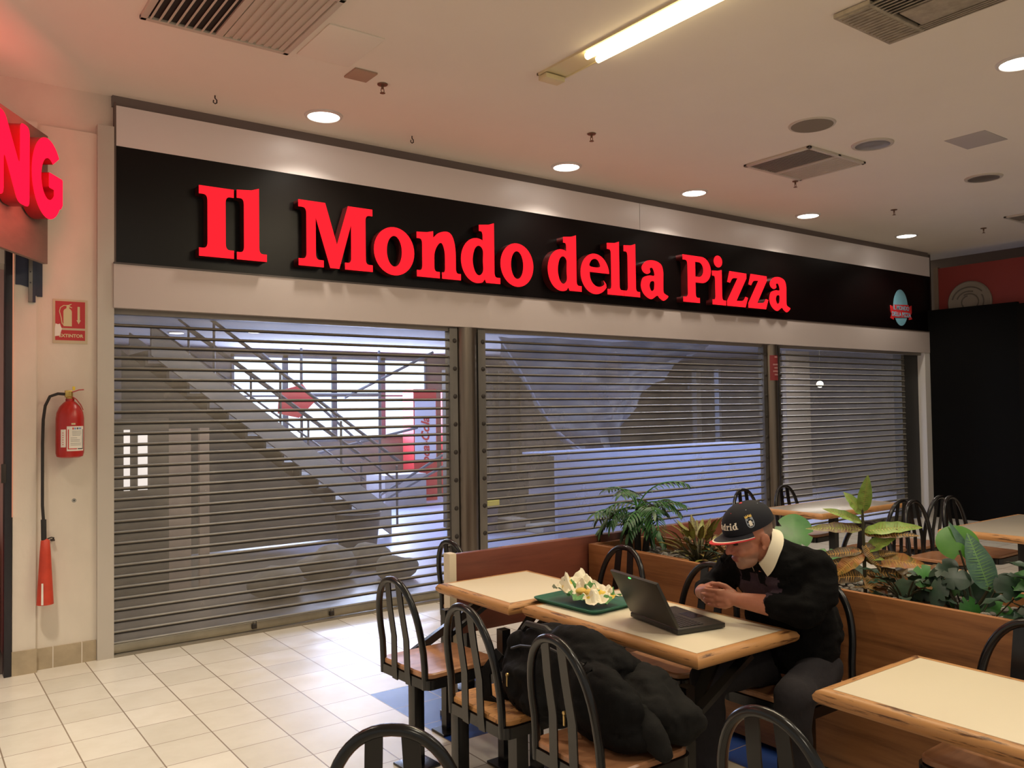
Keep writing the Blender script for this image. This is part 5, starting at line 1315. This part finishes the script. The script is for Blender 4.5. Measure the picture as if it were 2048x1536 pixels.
# trousers
mb = MB(); limb(mb, [HIPS + V((.0, -.04, -.005)), LH, LK], [.112, .092, .076]); limb(mb, [HIPS + V((0, .04, -.005)), RH, RK], [.112, .092, .076]); limb(mb, [LK, LK * .45 + LA * .55, LA], [.075, .068, .06]); limb(mb, [RK, RK * .45 + RA * .55, RA], [.075, .068, .06])
bmeshobj('trousers', blob(mb, 'trousers', .0095, 3, M['trousers'], disp=lambda c: .010 * noise.noise(V((c.x * 12, c.y * 12, c.z * 16))) - .003), man)
for a_ in (LA, RA):
    mb = MB(); mb.ball(a_ + V((-.06, .0, -.055)), (.125, .045, .042)); mb.ball(a_ + V((.02, 0, -.03)), (.05, .04, .05)); mb.box(tuple(a_ + V((-.17, -.04, -.10))), tuple(a_ + V((.06, .04, -.075))), bev=.01)
    bmeshobj('shoe', blob(mb, 'shoe', .008, 2, M['shoe']), man)
# shirt collar: standing band and two folded points
nk = (H(-.02, 0, -.06) - NECK).normalized(); cl = left_dir; cf = cl.cross(nk).normalized()
if cf.dot(yaw_dir) < 0: cf = -cf
mb = MB(); N = 28; vs = []
for k in range(N + 1):
    a = radians(28 + (332 - 28) * k / N); d = cf * cos(a) + cl * sin(a); fr = max(0, cos(a))
    c0 = NECK + V((.004, 0, 0))
    vs += [c0 + d * .068 + nk * .002, c0 + d * .072 + nk * (.055 - .025 * fr), c0 + d * .080 + nk * (.058 - .028 * fr), c0 + d * (.098 + .012 * fr) + nk * (.004 - .040 * fr ** 1.5)]
fs = [(4 * k + i, 4 * k + 4 + i, 4 * k + 5 + i, 4 * k + 1 + i) for k in range(N) for i in range(3)]
co = obj('shirt_collar', mb.add(vs, fs), M['shirt'], man, True, 70)
co.modifiers.new('s', 'SOLIDIFY').thickness = .003
# cap
cap = None
CR = V((.109, .088, .088)); CO = V((-.012, 0, .033))
def dome(u, el, r=1.0):      # u azimuth from forward towards the left, el elevation angle
    return H(*(CO + V((CR.x * r * cos(u) * cos(el) ** .85, CR.y * r * sin(u) * cos(el) ** .85, CR.z * r * sin(el)))))
mb = MB(); NU, NE = 72, 24
vs = [dome(2 * pi * i / NU, -.10 + (pi / 2 + .10) * j / NE if j else -.10) if True else 0 for j in range(NE) for i in range(NU)]
def domesafe(u, el, r=1.0):
    ce = max(0, cos(el)); return H(*(CO + V((CR.x * r * cos(u) * ce ** .85, CR.y * r * sin(u) * ce ** .85, CR.z * r * sin(el)))))
vs = [domesafe(2 * pi * i / NU, -.12 + (pi / 2 + .12) * j / NE) for j in range(NE) for i in range(NU)] + [domesafe(0, pi / 2)]
fs = [(j * NU + i, j * NU + (i + 1) % NU, (j + 1) * NU + (i + 1) % NU, (j + 1) * NU + i) for j in range(NE - 1) for i in range(NU)] + [((NE - 1) * NU + i, (NE - 1) * NU + (i + 1) % NU, NE * NU) for i in range(NU)]
cap = obj('cap', mb.add(vs, fs), M['cap'], man, True, 80, label='navy baseball cap')
cap.modifiers.new('s', 'SOLIDIFY').thickness = -.002
def brim_pt(u, s):
    """u across -1..1, s 0 at the dome .. 1 at the rim"""
    a = u * radians(72); b = domesafe(a, -.12) - HEAD; q = HMi @ b
    f_ = .078 * (cos(u * pi / 2) ** .55)
    return H(q.x + f_ * s * .98, q.y * (1 + .06 * s), q.z + .002 * s - .028 * s * u * u - .003)
def brim(nm, s0, s1, m, par, off=0.):
    mb = MB(); N = 24; J = 5; vs = []
    for i in range(N + 1):
        u = -1 + 2 * i / N
        for j in range(J + 1): vs.append(brim_pt(u, s0 + (s1 - s0) * j / J) + hu * off)
    fs = [(i * (J + 1) + j, (i + 1) * (J + 1) + j, (i + 1) * (J + 1) + j + 1, i * (J + 1) + j + 1) for i in range(N) for j in range(J)]
    o = obj(nm, mb.add(vs, fs), m, par, True, 80); o.modifiers.new('s', 'SOLIDIFY').thickness = .004; return o
brim('brim', -.18, .70, M['cap_grey'], cap); brim('brim_stripe', .70, .79, M['thread_white'], cap, .0004); brim('brim_border', .79, 1.0, M['cap_red'], cap)
obj('top_button', MB().ball(domesafe(0, pi / 2), (.008, .008, .005), R=HM), M['cap_red'], cap)
for a in (.35, 1.35, -.7, 2.4): obj('eyelet', MB().ball(domesafe(a, .95), .0028), M['cap_red'] if a == .35 else M['thread_grey'], cap)
def on_dome(me, u0, el0, sc=1.0, lift=1.022):
    """wrap a flat XY mesh (x to the wearer's left-to-right reading) on the dome"""
    for v in me.vertices:
        x, y, z = v.co
        p = domesafe(u0 + x / .100, el0 + y / .100, lift + z * 3); v.co = p
    me.update(); return me
x = -.012; letters = []
word = [('M', .63), ('a', .405), ('d', .42), ('r', .32), ('i', .23), ('d', .42)]; sc = .056; tot = sum(w_ for _, w_ in word) * sc
cx = -tot / 2
for ch, w_ in word:
    lp = [[(px * sc, py * sc) for px, py in l_] for l_ in GL[ch]()]
    me = plate(lp, .0012); me.transform(Matrix.Translation((cx, -.012, 0))); setmat(me, M['thread_white'])
    on_dome(me, .02, .30); obj('lettering', me, None, cap, False); cx += (w_ + .03) * sc
def dome_plate(loops, m, nm, u0, el0, lift): 
    me = setmat(plate(loops, .0008), m); on_dome(me, u0, el0, 1, lift); return obj(nm, me, None, cap, False)
sh = fillet([(-.015, .022), (.015, .022), (.015, -.008, .01), (.008, -.022, .008), (-.008, -.022, .008), (-.015, -.008, .01)], 4)
dome_plate([sh, [(x * .8, y * .82) for x, y in sh]], M['thread_grey'], 'crest_outline', 1.30, .30, 1.026)
dome_plate([[(-.006, -.014), (.006, -.014), (.006, .004), (.004, .010), (-.004, .010), (-.006, .004)]], M['thread_white'], 'crest_figure', 1.30, .30, 1.026)
for a, b in ((-.011, .012), (.006, .012), (-.011, -.004), (.007, -.004)): dome_plate([rect(a, b, a + .005, b + .006)], M['thread_grey'], 'crest_mark', 1.30, .30, 1.026)
dome_plate([[(-.015, .024), (.015, .024), (.016, .038), (.011, .031), (.008, .039), (.004, .031), (0, .040), (-.004, .031), (-.008, .039), (-.011, .031), (-.016, .038)]], M['thread_gold'], 'crest_crown', 1.30, .30, 1.026)

# ------------------------------------------------------------------ lights
def lamp(nm, typ, loc, energy, col, **kw):
    ld = bpy.data.lights.new(nm, typ); ld.energy = energy; ld.color = col
    o = bpy.data.objects.new(nm, ld); COL.objects.link(o); o.location = loc
    ld.specular_factor = kw.pop('spec', 1.0)
    for k, v in kw.items():
        if k == 'rot': o.rotation_euler = v
        else: setattr(ld, k, v)
    return o
for x, y, lb in DL:
    lamp('downlight_beam', 'SPOT', (x, y, CZ - .03), 82, (1, .92, .78), spot_size=radians(125), spot_blend=.6, shadow_soft_size=.09)
# the tube light
lamp('tube_beam', 'AREA', (3.48, 2.7, CZ - .07), 55, (1, .86, .60), shape='RECTANGLE', size=.18, size_y=2.2)
# the lit food court behind and above the photographer
for x, y, e in ((2.2, .7, 29), (4.6, .2, 32), (0.2, -2.0, 36), (7.5, .0, 24)):
    lamp('court_lamp', 'AREA', (x, y, CZ - .03), e, (1, .89, .70), shape='DISK', size=.5)
lamp('court_lamp', 'SPOT', (.0, 4.15, CZ - .03), 430, (1, .91, .74), spot_size=radians(92), spot_blend=.75, shadow_soft_size=.12)
# daylight through the shop windows, then unseen fill lamps added inside
lamp('window_daylight', 'AREA', (6.37, YB - .15, 1.9), 600, (.60, .70, 1.0), shape='RECTANGLE', size=3.7, size_y=1.45, rot=(radians(-90), 0, 0), spec=.15)
lamp('shop_fill', 'AREA', (8.4, 6.55, 2.45), 165, (.62, .72, 1.0), shape='RECTANGLE', size=3.6, size_y=.3, rot=(radians(38), 0, 0))
lamp('shop_fill', 'AREA', (8.6, 11.0, 2.68), 60, (.72, .80, 1.0), shape='RECTANGLE', size=3.6, size_y=1.2)
lamp('shop_fill', 'AREA', (2.8, 8.0, 2.68), 62, (1, .95, .88), shape='RECTANGLE', size=2.5, size_y=2)
lamp('shop_fill', 'AREA', (11.6, 7.6, 2.68), 120, (1, .93, .82), shape='RECTANGLE', size=2.5, size_y=1.5)
lamp('floor_glare_fill', 'AREA', (5.35, 10.9, 2.66), 170, (.55, .68, 1.0), shape='RECTANGLE', size=1.9, size_y=4.2)  # unseen lamp added for the bluish glare on the court floor
# glow of the unseen rest of the red lettering
lamp('red_letter_glow', 'AREA', tuple(FM @ Vector((-1.1, 3.1, .25))), 19, (1, .12, .10), shape='RECTANGLE', size=1.6, size_y=.5, rot=FM.to_euler())
bpy.context.view_layer.update()
w = bpy.data.worlds.new('world'); SC.world = w; w.use_nodes = True
w.node_tree.nodes['Background'].inputs[0].default_value = (1, .92, .80, 1); w.node_tree.nodes['Background'].inputs[1].default_value = .46
SC.view_settings.view_transform = 'Standard'; SC.view_settings.look = 'None'; SC.view_settings.exposure = 0.0
SC.cycles.transparent_max_bounces = 16; SC.cycles.max_bounces = 6; SC.cycles.adaptive_threshold = .03; SC.cycles.sample_clamp_indirect = 6
